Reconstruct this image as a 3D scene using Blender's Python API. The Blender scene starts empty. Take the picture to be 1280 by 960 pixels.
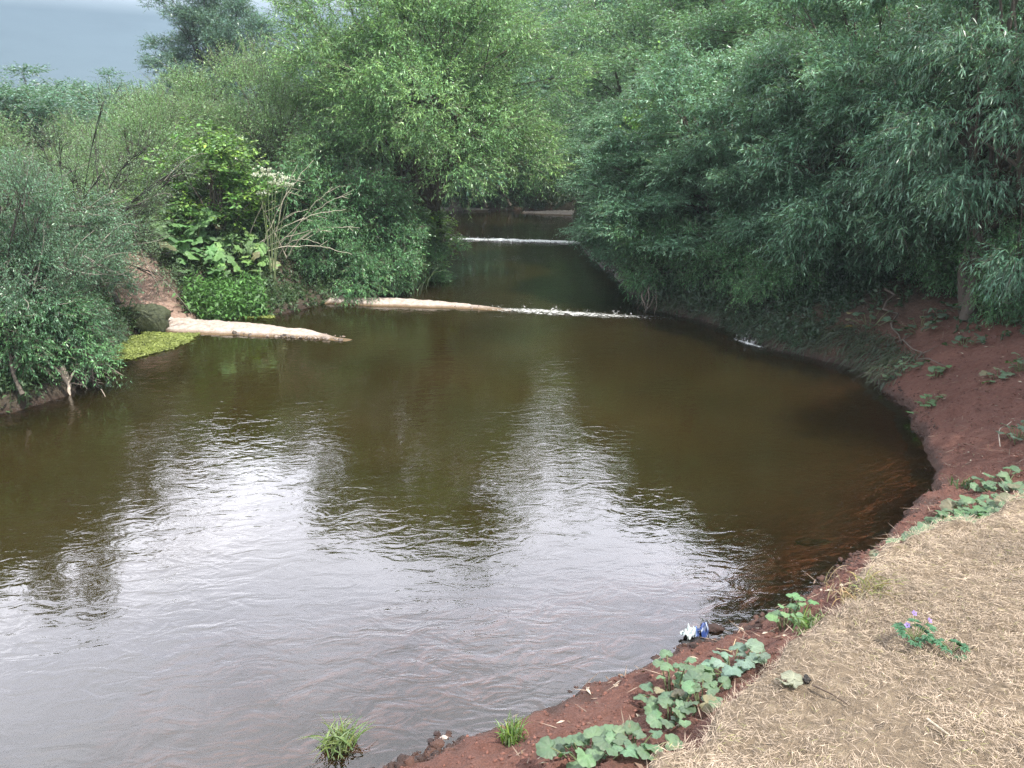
import bpy, math
import numpy as np

R = math.radians
sc = bpy.context.scene
COL = sc.collection
PI = math.pi

# ------------------------------------------------------------------ camera
CAM_Z, PITCH, FPX = 4.0, R(17.0), 985.0
cd = bpy.data.cameras.new('camera')
cam = bpy.data.objects.new('camera', cd)
COL.objects.link(cam)
cam.location = (0, 0, CAM_Z)
cam.rotation_euler = (PI / 2 - PITCH, 0, 0)
cd.sensor_width = 36.0
cd.lens = 36.0 * FPX / 1280.0
cd.clip_start, cd.clip_end = 0.05, 3000
sc.camera = cam
CP, SP = math.cos(PITCH), math.sin(PITCH)


def ray(px, py):
    x, y = (px - 640) / FPX, -(py - 480) / FPX
    return np.array([x, CP + y * SP, -SP + y * CP])


def onz(px, py, z=0.0):
    """point where the sight line of a photo pixel meets height z"""
    d = ray(px, py)
    t = (z - CAM_Z) / d[2]
    return np.array([d[0] * t, d[1] * t, z])


def ony(px, py, Y):
    d = ray(px, py)
    t = Y / d[1]
    return np.array([d[0] * t, Y, CAM_Z + d[2] * t])


# ------------------------------------------------------------------ noise
def _h(ix, iy, s):
    n = (ix.astype(np.int64) * 374761393 + iy.astype(np.int64) * 668265263 + s * 974634777) & 0xffffffff
    n = ((n ^ (n >> 13)) * 1274126177) & 0xffffffff
    return ((n ^ (n >> 16)) & 0xffff) / 65535.0


def vn(x, y, s=0):
    ix, iy = np.floor(x), np.floor(y)
    fx, fy = x - ix, y - iy
    fx, fy = fx * fx * (3 - 2 * fx), fy * fy * (3 - 2 * fy)
    a, b = _h(ix, iy, s), _h(ix + 1, iy, s)
    c, d = _h(ix, iy + 1, s), _h(ix + 1, iy + 1, s)
    return (a + (b - a) * fx) * (1 - fy) + (c + (d - c) * fx) * fy - 0.5


def fbm(x, y, s=0, o=4):
    r, a = 0, 1.0
    for k in range(o):
        r = r + a * vn(x, y, s + k * 17)
        x, y, a = x * 2.03 + 7.7, y * 2.03 + 3.1, a * 0.5
    return r


def sstep(a, b, x):
    t = np.clip((x - a) / (b - a), 0, 1)
    return t * t * (3 - 2 * t)


# ------------------------------------------------------------------ shoreline and terrain
right_px = [(505, 957), (560, 936), (610, 916), (660, 893), (720, 868), (770, 848), (830, 820), (860, 806), (900, 796),
            (945, 778), (1000, 748), (1050, 715), (1095, 680), (1135, 650), (1165, 618), (1170, 588), (1152, 545),
            (1122, 496), (1068, 459), (1010, 446), (950, 431), (890, 402), (840, 393), (800, 381), (772, 345),
            (735, 320), (722, 300), (722, 268)]
left_px = [(535, 266), (556, 288), (545, 318), (520, 345), (490, 366), (440, 372), (400, 381), (345, 394), (290, 397),
           (255, 403), (215, 407), (178, 412), (142, 436), (125, 457), (95, 487), (60, 501), (0, 521)]
SHORE = [onz(*p)[:2] for p in right_px] + [np.array([2.0, 50.0]), np.array([-4, 50.5]), np.array([-9, 49.5]), np.array([-9, 46.0])] \
    + [onz(*p)[:2] for p in left_px] + [np.array([-14, 10.2]), np.array([-40, 7.0]), np.array([-40, 1.5]), np.array([-12, 2.6]),
                                        np.array([-6, 3.1]), np.array([-3.2, 3.55]), np.array([-1.7, 3.95])]
SHORE = np.array(SHORE)


def chaikin(p, closed=True, n=2):
    for _ in range(n):
        q = np.roll(p, -1, axis=0)
        a, b = p * 0.75 + q * 0.25, p * 0.25 + q * 0.75
        p = np.stack([a, b], 1).reshape(-1, 2)
    return p


SHORE = chaikin(SHORE, n=1)


def seg_dist(x, y, poly, closed=True):
    d = np.full(x.shape, 1e9)
    n = len(poly)
    for i in range(n if closed else n - 1):
        a, b = poly[i], poly[(i + 1) % n]
        ab = b - a
        t = np.clip(((x - a[0]) * ab[0] + (y - a[1]) * ab[1]) / max(ab @ ab, 1e-9), 0, 1)
        d = np.minimum(d, (x - a[0] - t * ab[0]) ** 2 + (y - a[1] - t * ab[1]) ** 2)
    return np.sqrt(d)


def inside(x, y, poly):
    r = np.zeros(x.shape, bool)
    n = len(poly)
    for i in range(n):
        (x1, y1), (x2, y2) = poly[i], poly[(i + 1) % n]
        if y1 == y2:
            continue
        c = ((y1 > y) != (y2 > y)) & (x < (x2 - x1) * (y - y1) / (y2 - y1) + x1)
        r ^= c
    return r


EDGE_Z = 0.95
edge_px = [(790, 985), (835, 945), (885, 893), (950, 838), (1000, 800), (1050, 757), (1062, 722), (1115, 694), (1200, 662), (1290, 628)]
EDGE = [onz(px, py, EDGE_Z)[:2] for px, py in edge_px]
EDGE = np.array([[-12, 0.9], [-4, 1.6], [-1.2, 2.2]] + [list(e) for e in EDGE] + [[7.5, 7.6], [11, 8.6], [30, 10]])
STRAW = np.array([list(e) for e in EDGE] + [[30, -30], [-12, -30]])
TRAIL = np.array([onz(222, 404, 0.1)[:2], onz(205, 385, 0.45)[:2], onz(178, 352, 0.95)[:2], onz(160, 330, 1.25)[:2] + [0, .4], onz(160, 330, 1.25)[:2] + [-.8, 3]])


def terrain(x, y, fine=True):
    """height and zone masks at ground points"""
    sd = seg_dist(x, y, SHORE)
    inw = inside(x, y, SHORE)
    sd = np.where(inw, -sd, sd)
    near = np.clip(1 - np.hypot(x - 2, y - 6) / 14, 0, 1)
    wob = fbm(x * 1.1, y * 1.1, 3) * 0.35 + fbm(x * 5, y * 5, 5, 3) * 0.13
    sdw = sd + wob * np.where(y > 30, 0.3, 1.0) * (0.55 + 0 * near)
    de = seg_dist(x, y, EDGE, closed=False)
    ins = inside(x, y, STRAW)
    des = np.where(ins, de, -de) + fbm(x * 2.2, y * 2.2, 31) * 0.26 + fbm(x * 8, y * 8, 33, 2) * 0.09
    # bed
    slope_b = 0.05 + 0.25 * sstep(-2, -6, x) + 0.17 * sstep(5.5, 8.5, y)
    bed = -np.minimum(1.3, np.clip(-sdw, 0, None) * slope_b)
    # red bank on the near right: from the water to the straw edge
    pos = np.clip(sdw, 0, None)
    t = pos / (pos + np.clip(-des, 0.0, None) + 1e-3)
    bank_r = 0.07 * sstep(0, 0.07, pos) + (EDGE_Z - 0.20) * t ** 1.1
    # farther right bank, rising into the trees
    far_r = 0.08 * sstep(0, .08, pos) + 1.6 * (1 - np.exp(-pos / 2.1)) + 0.06 * np.clip(pos - 2, 0, 25)
    w_near = sstep(10.5, 6.5, y - 0.10 * x)
    right = bank_r * w_near + far_r * (1 - w_near)
    straw = sstep(-0.03, 0.05, des) * w_near
    plateau = EDGE_Z + 0.03 * sstep(0, .2, des) + np.minimum(0.19 * np.clip(des, 0, None), 1.5)
    right = right * (1 - straw) + plateau * straw
    # left bank
    left = 0.22 * sstep(0, .12, pos) + 1.15 * sstep(0.05, 1.7, pos) + 0.035 * np.clip(pos - 1.5, 0, 30)
    land = np.where((x > -0.2 + 0.0 * y) & (y < 60) & (x > 0.045 * y - .5) | (y < 6.5), right, left)
    z = np.where(sdw > 0, land, bed)
    rough = fbm(x * 2.1, y * 2.1, 9) * 0.07 + fbm(x * 9, y * 9, 11, 3) * 0.05 - 0.07 * np.clip(np.abs(fbm(x * 1.5, y * 1.5, 13)) * -6 + .55, 0, 1)
    z = z + rough * np.where(sdw > 0, 1.0, 0.25) * sstep(0, .15, np.abs(sdw)) * (1 - 0.55 * straw)
    dtr = seg_dist(x, y, TRAIL, closed=False)
    trail = sstep(0.75, 0.3, dtr + fbm(x * 2, y * 2, 41) * .4) * (sdw > -0.1)
    z = z - 0.08 * trail * (sdw > 0.2)
    reds = (1 - straw) * np.where((x > 0.03 * y - .3) | (y < 6.5), sstep(17, 12.5, y) * sstep(5.2, 2.2, pos + fbm(x * .8, y * .8, 51) * 2.2), sstep(4.5, 3.5, y))
    reds = np.clip(np.where(sdw < 0, sstep(-3.5, -1.0, sdw) * (x > -3), reds), 0, 1)
    return z, sdw, straw, trail, reds, des


def zat(x, y):
    return float(terrain(np.array([float(x)]), np.array([float(y)]))[0][0])


# ------------------------------------------------------------------ mesh helpers
def mk_mesh(name, v, f, tint=None, smooth=True, extra=None):
    """v (n,3); f list of index arrays, each (m,3) or (m,4); tint (n,3) colour attribute"""
    me = bpy.data.meshes.new(name)
    v = np.ascontiguousarray(v, dtype=np.float32)
    fs = [np.asarray(a, dtype=np.int32) for a in (f if isinstance(f, list) else [f]) if len(a)]
    me.vertices.add(len(v))
    me.vertices.foreach_set('co', v.ravel())
    tot = np.concatenate([np.full(len(a), a.shape[1], np.int32) for a in fs])
    idx = np.concatenate([a.ravel() for a in fs])
    me.loops.add(len(idx))
    me.loops.foreach_set('vertex_index', idx)
    me.polygons.add(len(tot))
    st = np.concatenate([[0], np.cumsum(tot)[:-1]]).astype(np.int32)
    me.polygons.foreach_set('loop_start', st)
    me.polygons.foreach_set('loop_total', tot)
    if smooth:
        me.polygons.foreach_set('use_smooth', np.ones(len(tot), bool))
    me.update(calc_edges=True)
    if tint is not None:
        at = me.color_attributes.new('tint', 'FLOAT_COLOR', 'POINT')
        c = np.ones((len(v), 4), np.float32)
        c[:, :3] = np.clip(tint, 0.0, 1)
        at.data.foreach_set('color', c.ravel())
    for k, a in (extra or {}).items():
        at = me.attributes.new(k, 'FLOAT', 'POINT')
        at.data.foreach_set('value', np.ascontiguousarray(a, dtype=np.float32))
    return me


def obj(name, me, mat, parent=None, loc=None):
    o = bpy.data.objects.new(name, me)
    if mat is not None and not me.materials:
        me.materials.append(mat)
    COL.objects.link(o)
    if parent is not None:
        o.parent = parent
    if loc is not None:
        o.location = loc
    return o


def tag(o, label=None, cat=None, group=None, kind=None):
    if label: o['label'] = label
    if cat: o['category'] = cat
    if group: o['group'] = group
    if kind: o['kind'] = kind
    return o


def empty(name, loc=(0, 0, 0)):
    o = bpy.data.objects.new(name, None)
    o.empty_display_size = 0.3
    COL.objects.link(o)
    o.location = loc
    return o


class G:
    """accumulates geometry"""
    def __init__(s):
        s.v, s.f, s.c, s.n = [], {3: [], 4: []}, [], 0

    def add(s, v, f, c):
        v = np.asarray(v, float)
        f = np.asarray(f)
        c = np.broadcast_to(np.asarray(c, float), (len(v), 3))
        s.v.append(v); s.c.append(c); s.f[f.shape[1]].append(f + s.n)
        s.n += len(v)

    def mesh(s, name, smooth=True):
        fs = [np.concatenate(a) for a in s.f.values() if a]
        return mk_mesh(name, np.concatenate(s.v), fs, np.concatenate(s.c), smooth)


def unit(a):
    return a / np.maximum(np.linalg.norm(a, axis=-1, keepdims=True), 1e-9)


def tube(g, pts, rad, c, sides=6, cap=True):
    pts = np.asarray(pts, float)
    n = len(pts)
    rad = np.broadcast_to(np.asarray(rad, float), (n,))
    tan = unit(np.gradient(pts, axis=0))
    ref = np.array([0.31, 0.17, 0.93]) if abs(unit(pts[-1] - pts[0])[2]) < 0.8 else np.array([0.93, 0.3, 0.1])
    a = unit(np.cross(tan, ref))
    b = np.cross(tan, a)
    th = np.arange(sides) * 2 * PI / sides
    v = pts[:, None] + rad[:, None, None] * (np.cos(th)[None, :, None] * a[:, None] + np.sin(th)[None, :, None] * b[:, None])
    v = v.reshape(-1, 3)
    i, j = np.meshgrid(np.arange(n - 1), np.arange(sides), indexing='ij')
    j2 = (j + 1) % sides
    f = np.stack([i * sides + j, i * sides + j2, (i + 1) * sides + j2, (i + 1) * sides + j], -1).reshape(-1, 4)
    g.add(v, f, c)
    if cap:
        k = np.arange(1, sides - 1)
        g.add(v[-sides:], np.stack([0 * k, k, k + 1], 1), c)
        g.add(v[:sides], np.stack([0 * k, k + 1, k], 1), c)


def bez(a, b, c, n):
    t = np.linspace(0, 1, n)[:, None]
    return a * (1 - t) ** 2 + 2 * b * t * (1 - t) + c * t * t


def leaves(g, P, D, N, L, W, c, droop=0.25, fold=0.18):
    """one folded four-point blade per leaf"""
    n = len(P)
    D = unit(D)
    S = unit(np.cross(D, N))
    N2 = np.cross(S, D)
    L, W = np.broadcast_to(L, (n,))[:, None], np.broadcast_to(W, (n,))[:, None]
    tip = P + D * L
    tip[:, 2] -= (droop * L)[:, 0]
    mid = P + D * L * 0.42 - np.array([0, 0, 1]) * droop * 0.22 * L
    v = np.stack([P, mid + S * W / 2 + N2 * W * fold, tip, mid - S * W / 2 + N2 * W * fold], 1).reshape(-1, 3)
    f = np.arange(n * 4).reshape(n, 4)
    g.add(v, f, np.repeat(np.broadcast_to(c, (n, 3)), 4, axis=0))


# ------------------------------------------------------------------ materials
def new_mat(name):
    m = bpy.data.materials.new(name)
    m.use_nodes = True
    nt = m.node_tree
    nt.nodes.clear()
    return m, nt, nt.nodes, nt.links


def nd(N, t, **kw):
    n = N.new(t)
    for k, v in kw.items():
        if k.startswith('i_'):
            n.inputs[k[2:].replace('_', ' ')].default_value = v
        else:
            setattr(n, k, v)
    return n


def ramp(N, stops):
    r = N.new('ShaderNodeValToRGB')
    e = r.color_ramp.elements
    while len(e) > 1:
        e.remove(e[-1])
    e[0].position, e[0].color = stops[0][0], (*stops[0][1], 1)
    for p, c in stops[1:]:
        q = e.new(p)
        q.color = (*c, 1)
    return r


def mixc(N, Lk, fac, a, b, blend='MIX'):
    m = N.new('ShaderNodeMix')
    m.data_type = 'RGBA'
    m.blend_type = blend
    for s, v in ((0, fac), (6, a), (7, b)):
        if hasattr(v, 'node'):
            Lk.new(v, m.inputs[s])
        elif s == 0:
            m.inputs[0].default_value = v
        else:
            m.inputs[s].default_value = (*v, 1)
    return m.outputs[2]


def mth(N, Lk, op, a, b=0.0, clamp=False):
    m = N.new('ShaderNodeMath')
    m.operation = op
    m.use_clamp = clamp
    for s, v in ((0, a), (1, b)):
        if hasattr(v, 'node'):
            Lk.new(v, m.inputs[s])
        else:
            m.inputs[s].default_value = v
    return m.outputs[0]


def leaf_mat(name, trans=0.35, under=0.5, rough=0.5):
    m, nt, N, Lk = new_mat(name)
    at = nd(N, 'ShaderNodeAttribute', attribute_name='tint')
    geo = N.new('ShaderNodeNewGeometry')
    pale = mixc(N, Lk, 0.55, at.outputs['Color'], (0.17, 0.21, 0.18))
    col = mixc(N, Lk, mth(N, Lk, 'MULTIPLY', geo.outputs['Backfacing'], under), at.outputs['Color'], pale)
    p = nd(N, 'ShaderNodeBsdfPrincipled', i_Roughness=rough)
    p.inputs['Specular IOR Level'].default_value = 0.55
    Lk.new(col, p.inputs['Base Color'])
    tr = N.new('ShaderNodeBsdfTranslucent')
    tcol = mixc(N, Lk, 1.0, col, (1.15, 1.25, 0.6), 'MULTIPLY')
    Lk.new(tcol, tr.inputs['Color'])
    mx = nd(N, 'ShaderNodeMixShader')
    mx.inputs[0].default_value = trans
    Lk.new(p.outputs[0], mx.inputs[1])
    Lk.new(tr.outputs[0], mx.inputs[2])
    out = N.new('ShaderNodeOutputMaterial')
    Lk.new(mx.outputs[0], out.inputs[0])
    return m


def tint_mat(name, rough=0.9, bump=0.0, scale=40, var=0.3):
    m, nt, N, Lk = new_mat(name)
    at = nd(N, 'ShaderNodeAttribute', attribute_name='tint')
    tc = N.new('ShaderNodeTexCoord')
    nz = nd(N, 'ShaderNodeTexNoise', i_Scale=scale, i_Detail=5.0, i_Roughness=0.65)
    Lk.new(tc.outputs['Object'], nz.inputs['Vector'])
    rp = ramp(N, [(0.25, (1 - var,) * 3), (0.75, (1 + var,) * 3)])
    Lk.new(nz.outputs['Fac'], rp.inputs[0])
    col = mixc(N, Lk, 1.0, at.outputs['Color'], rp.outputs[0], 'MULTIPLY')
    p = nd(N, 'ShaderNodeBsdfPrincipled', i_Roughness=rough)
    Lk.new(col, p.inputs['Base Color'])
    if bump:
        b = nd(N, 'ShaderNodeBump', i_Strength=bump, i_Distance=0.02)
        Lk.new(nz.outputs['Fac'], b.inputs['Height'])
        Lk.new(b.outputs[0], p.inputs['Normal'])
    out = N.new('ShaderNodeOutputMaterial')
    Lk.new(p.outputs[0], out.inputs[0])
    return m


M_LEAF = leaf_mat('leaf', 0.28, 0.6, 0.36)
M_HERB = leaf_mat('herb leaf', 0.3, 0.6, 0.55)
M_STRAW = leaf_mat('straw blade', 0.15, 0.0, 0.7)
M_BARK = tint_mat('bark', 0.9, 0.6, 25)
M_SOIL = tint_mat('soil crumb', 0.95, 0.7, 60, 0.35)
M_WETSOIL = tint_mat('wet soil crumb', 0.7, 0.9, 45, 0.4)
M_PLASTIC = tint_mat('crumpled film', 0.35, 0.2, 60, 0.12)
M_ALGAE = tint_mat('algae', 0.7, 0.8, 30, 0.5)


def ground_material():
    m, nt, N, Lk = new_mat('ground')
    geo = N.new('ShaderNodeNewGeometry')
    pos = geo.outputs['Position']

    def noise(s, d=6.0, r=0.6):
        n = nd(N, 'ShaderNodeTexNoise', i_Scale=s, i_Detail=d, i_Roughness=r)
        Lk.new(pos, n.inputs['Vector'])
        return n.outputs['Fac']

    def attr(n):
        return nd(N, 'ShaderNodeAttribute', attribute_name=n).outputs['Fac']
    n1, n2, n3 = noise(1.3), noise(14, 8, .7), noise(70, 4, .7)
    r1 = ramp(N, [(0.28, (0.085, 0.033, 0.023)), (0.5, (0.150, 0.064, 0.046)), (0.72, (0.22, 0.105, 0.076))])
    Lk.new(mth(N, Lk, 'ADD', mth(N, Lk, 'MULTIPLY', n1, 0.45), mth(N, Lk, 'MULTIPLY', n2, 0.55)), r1.inputs[0])
    r1b = ramp(N, [(0.35, (0.72,) * 3), (0.7, (1.22,) * 3)])
    Lk.new(n3, r1b.inputs[0])
    red = mixc(N, Lk, 1.0, r1.outputs[0], r1b.outputs[0], 'MULTIPLY')
    r2 = ramp(N, [(0.3, (0.030, 0.026, 0.016)), (0.55, (0.062, 0.05, 0.032)), (0.75, (0.11, 0.088, 0.055))])
    Lk.new(n2, r2.inputs[0])
    r3 = ramp(N, [(0.3, (0.115, 0.088, 0.06)), (0.5, (0.22, 0.165, 0.11)), (0.7, (0.31, 0.245, 0.165))])
    Lk.new(n2, r3.inputs[0])
    r4 = ramp(N, [(0.3, (0.24, 0.15, 0.11)), (0.55, (0.36, 0.25, 0.20)), (0.75, (0.46, 0.35, 0.29))])
    Lk.new(n2, r4.inputs[0])
    c = mixc(N, Lk, attr('reds'), r2.outputs[0], red)
    c = mixc(N, Lk, attr('straw'), c, r3.outputs[0])
    c = mixc(N, Lk, attr('trail'), c, r4.outputs[0])
    wet = mth(N, Lk, 'MULTIPLY', attr('wet'), mth(N, Lk, 'ADD', 0.55, n2), True)
    c = mixc(N, Lk, mth(N, Lk, 'MULTIPLY', wet, 0.8), c, (0.035, 0.018, 0.012))
    p = N.new('ShaderNodeBsdfPrincipled')
    Lk.new(c, p.inputs['Base Color'])
    rg = nd(N, 'ShaderNodeMapRange')
    Lk.new(wet, rg.inputs[0])
    rg.inputs[3].default_value, rg.inputs[4].default_value = 0.95, 0.4
    Lk.new(rg.outputs[0], p.inputs['Roughness'])
    b = nd(N, 'ShaderNodeBump', i_Strength=1.0, i_Distance=0.06)
    h = mth(N, Lk, 'ADD', mth(N, Lk, 'MULTIPLY', n2, 1.0), mth(N, Lk, 'MULTIPLY', n3, 0.35))
    Lk.new(h, b.inputs['Height'])
    Lk.new(b.outputs[0], p.inputs['Normal'])
    out = N.new('ShaderNodeOutputMaterial')
    Lk.new(p.outputs[0], out.inputs[0])
    return m


def sand_material():
    m, nt, N, Lk = new_mat('sand')
    geo = N.new('ShaderNodeNewGeometry')
    n2 = nd(N, 'ShaderNodeTexNoise', i_Scale=9.0, i_Detail=8.0, i_Roughness=0.7)
    n3 = nd(N, 'ShaderNodeTexVoronoi', i_Scale=28.0)
    for n in (n2, n3):
        Lk.new(geo.outputs['Position'], n.inputs['Vector'])
    r = ramp(N, [(0.3, (0.24, 0.185, 0.15)), (0.5, (0.40, 0.335, 0.295)), (0.7, (0.54, 0.475, 0.43))])
    Lk.new(n2.outputs['Fac'], r.inputs[0])
    sep = N.new('ShaderNodeSeparateXYZ')
    Lk.new(geo.outputs['Position'], sep.inputs[0])
    w = nd(N, 'ShaderNodeMapRange')
    Lk.new(sep.outputs[2], w.inputs[0])
    w.inputs[1].default_value, w.inputs[2].default_value = 0.065, 0.02
    r5 = ramp(N, [(0.3, (0.10, 0.07, 0.035)), (0.7, (0.17, 0.11, 0.06))])
    Lk.new(n2.outputs['Fac'], r5.inputs[0])
    c = mixc(N, Lk, w.outputs[0], r.outputs[0], r5.outputs[0])
    p = nd(N, 'ShaderNodeBsdfPrincipled', i_Roughness=0.85)
    Lk.new(c, p.inputs['Base Color'])
    b = nd(N, 'ShaderNodeBump', i_Strength=0.7, i_Distance=0.03)
    Lk.new(mth(N, Lk, 'ADD', n2.outputs['Fac'], mth(N, Lk, 'MULTIPLY', n3.outputs['Distance'], 0.4)), b.inputs['Height'])
    Lk.new(b.outputs[0], p.inputs['Normal'])
    out = N.new('ShaderNodeOutputMaterial')
    Lk.new(p.outputs[0], out.inputs[0])
    return m


def water_material():
    m, nt, N, Lk = new_mat('water')
    geo = N.new('ShaderNodeNewGeometry')
    pos = geo.outputs['Position']

    def mapped(rot, sx, sy):
        mp = N.new('ShaderNodeMapping')
        mp.inputs['Rotation'].default_value = (0, 0, R(rot))
        mp.inputs['Scale'].default_value = (sx, sy, 1)
        Lk.new(pos, mp.inputs['Vector'])
        return mp.outputs[0]

    def noise(vec, s, d=3.0, r=0.5, dist=0.0):
        n = nd(N, 'ShaderNodeTexNoise', i_Scale=s, i_Detail=d, i_Roughness=r, i_Distortion=dist)
        Lk.new(vec, n.inputs['Vector'])
        return n.outputs['Fac']
    big = noise(mapped(0, 1, 1), 0.33, 2.0)                     # where the breeze ruffles the surface
    msk = nd(N, 'ShaderNodeMapRange')
    Lk.new(big, msk.inputs[0])
    msk.inputs[1].default_value, msk.inputs[2].default_value = 0.36, 0.66
    msk.inputs[3].default_value, msk.inputs[4].default_value = 0.22, 1.0
    a = noise(mapped(-24, 1.0, 1.9), 2.9, 2.5, 0.55, 0.9)
    b_ = noise(mapped(16, 1.0, 1.8), 7.5, 2.0, 0.5, 0.8)
    c_ = noise(mapped(50, 1.0, 1.4), 0.9, 2.0, 0.5, 0.3)
    h = mth(N, Lk, 'ADD', mth(N, Lk, 'MULTIPLY', a, 0.060), mth(N, Lk, 'MULTIPLY', b_, 0.011))
    h = mth(N, Lk, 'MULTIPLY', h, msk.outputs[0])
    h = mth(N, Lk, 'ADD', h, mth(N, Lk, 'MULTIPLY', c_, 0.028))
    bp = nd(N, 'ShaderNodeBump', i_Strength=1.0, i_Distance=WAVE)
    Lk.new(h, bp.inputs['Height'])
    dep = nd(N, 'ShaderNodeAttribute', attribute_name='depth').outputs['Fac']
    clear = mth(N, Lk, 'POWER', 2.718, mth(N, Lk, 'MULTIPLY', dep, -2.8))
    clear = mth(N, Lk, 'MULTIPLY', clear, 0.97)
    body = N.new('ShaderNodeBsdfDiffuse')
    mud = noise(mapped(0, 1, 1), 0.5, 3.0)
    rp = ramp(N, [(0.3, (0.019, 0.0145, 0.0040)), (0.7, (0.028, 0.020, 0.0062))])
    Lk.new(mud, rp.inputs[0])
    Lk.new(rp.outputs[0], body.inputs['Color'])
    tr = N.new('ShaderNodeBsdfTransparent')
    tr.inputs[0].default_value = (0.92, 0.78, 0.62, 1)
    mx = N.new('ShaderNodeMixShader')
    Lk.new(clear, mx.inputs[0])
    Lk.new(body.outputs[0], mx.inputs[1])
    Lk.new(tr.outputs[0], mx.inputs[2])
    gl = nd(N, 'ShaderNodeBsdfGlossy', i_Roughness=0.0)
    Lk.new(bp.outputs[0], gl.inputs['Normal'])
    fr = nd(N, 'ShaderNodeFresnel', i_IOR=WATER_IOR)
    Lk.new(bp.outputs[0], fr.inputs['Normal'])
    m2 = N.new('ShaderNodeMixShader')
    Lk.new(fr.outputs[0], m2.inputs[0])
    Lk.new(mx.outputs[0], m2.inputs[1])
    Lk.new(gl.outputs[0], m2.inputs[2])
    out = N.new('ShaderNodeOutputMaterial')
    Lk.new(m2.outputs[0], out.inputs[0])
    return m


def foam_material():
    m, nt, N, Lk = new_mat('foam')
    geo = N.new('ShaderNodeNewGeometry')
    mp = N.new('ShaderNodeMapping')
    mp.inputs['Scale'].default_value = (1, 1.6, 1)
    Lk.new(geo.outputs['Position'], mp.inputs[0])
    n = nd(N, 'ShaderNodeTexNoise', i_Scale=9.0, i_Detail=6.0, i_Roughness=0.7)
    Lk.new(mp.outputs[0], n.inputs['Vector'])
    dens = nd(N, 'ShaderNodeAttribute', attribute_name='dens').outputs['Fac']
    f = mth(N, Lk, 'MULTIPLY', mth(N, Lk, 'SUBTRACT', mth(N, Lk, 'ADD', n.outputs['Fac'], mth(N, Lk, 'MULTIPLY', dens, 0.5)), 0.68), 5.0, True)
    p = nd(N, 'ShaderNodeBsdfPrincipled', i_Roughness=0.4)
    p.inputs['Base Color'].default_value = (0.74, 0.75, 0.74, 1)
    b = nd(N, 'ShaderNodeBump', i_Strength=0.8, i_Distance=0.04)
    Lk.new(n.outputs['Fac'], b.inputs['Height'])
    Lk.new(b.outputs[0], p.inputs['Normal'])
    t = N.new('ShaderNodeBsdfTransparent')
    mx = N.new('ShaderNodeMixShader')
    Lk.new(f, mx.inputs[0])
    Lk.new(t.outputs[0], mx.inputs[1])
    Lk.new(p.outputs[0], mx.inputs[2])
    out = N.new('ShaderNodeOutputMaterial')
    Lk.new(mx.outputs[0], out.inputs[0])
    return m


WAVE, WATER_IOR = 0.17, 1.85
M_GROUND, M_SAND, M_WATER, M_FOAM = ground_material(), sand_material(), water_material(), foam_material()


# ------------------------------------------------------------------ ground and water sheets
def axis(segs):
    out = []
    for a, b, s in segs:
        out.append(np.arange(a, b, s))
    out.append([segs[-1][1]])
    return np.concatenate(out)


def geo_axis(a, b, s0, k=1.25):
    o, x, s = [], a, s0
    while x < b:
        o.append(x); x += s; s *= k
    o.append(b)
    return np.array(o)


xs = np.concatenate([-geo_axis(14, 420, 0.4)[::-1], np.arange(-13.9, -2, 0.09), np.arange(-2, 6.5, 0.04), np.arange(6.5, 13, 0.08), geo_axis(13, 420, 0.4)])
ys = np.concatenate([-geo_axis(-1, 80, 0.4)[::-1], np.arange(1.1, 9.5, 0.04), np.arange(9.5, 24, 0.08), np.arange(24, 54, 0.22), geo_axis(54, 900, 0.6)])
X, Yg = np.meshgrid(xs, ys)
z, sdw, straw, trail, reds, des = terrain(X.ravel(), Yg.ravel())
wet = sstep(0.16, 0.03, z + fbm(X.ravel() * 3, Yg.ravel() * 3, 61) * .08) * (sdw > -0.25)
nx, ny = len(xs), len(ys)
I, J = np.meshgrid(np.arange(nx - 1), np.arange(ny - 1))
quads = np.stack([J * nx + I, J * nx + I + 1, (J + 1) * nx + I + 1, (J + 1) * nx + I], -1).reshape(-1, 4)
gv = np.stack([X.ravel(), Yg.ravel(), z], 1)
ground = obj('ground', mk_mesh('ground', gv, quads, extra={'straw': straw, 'trail': trail, 'reds': reds, 'wet': wet}), M_GROUND)
tag(ground, kind='structure')
keep = (z[quads].min(1) < 0.03)
wq = quads[keep]
used = np.unique(wq)
remap = np.full(len(gv), -1)
remap[used] = np.arange(len(used))
wv = gv[used].copy()
wv[:, 2] = 0
water = obj('water', mk_mesh('water', wv, remap[wq], extra={'depth': np.clip(-z[used], 0, 2)}), M_WATER)
tag(water, kind='structure')


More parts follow.
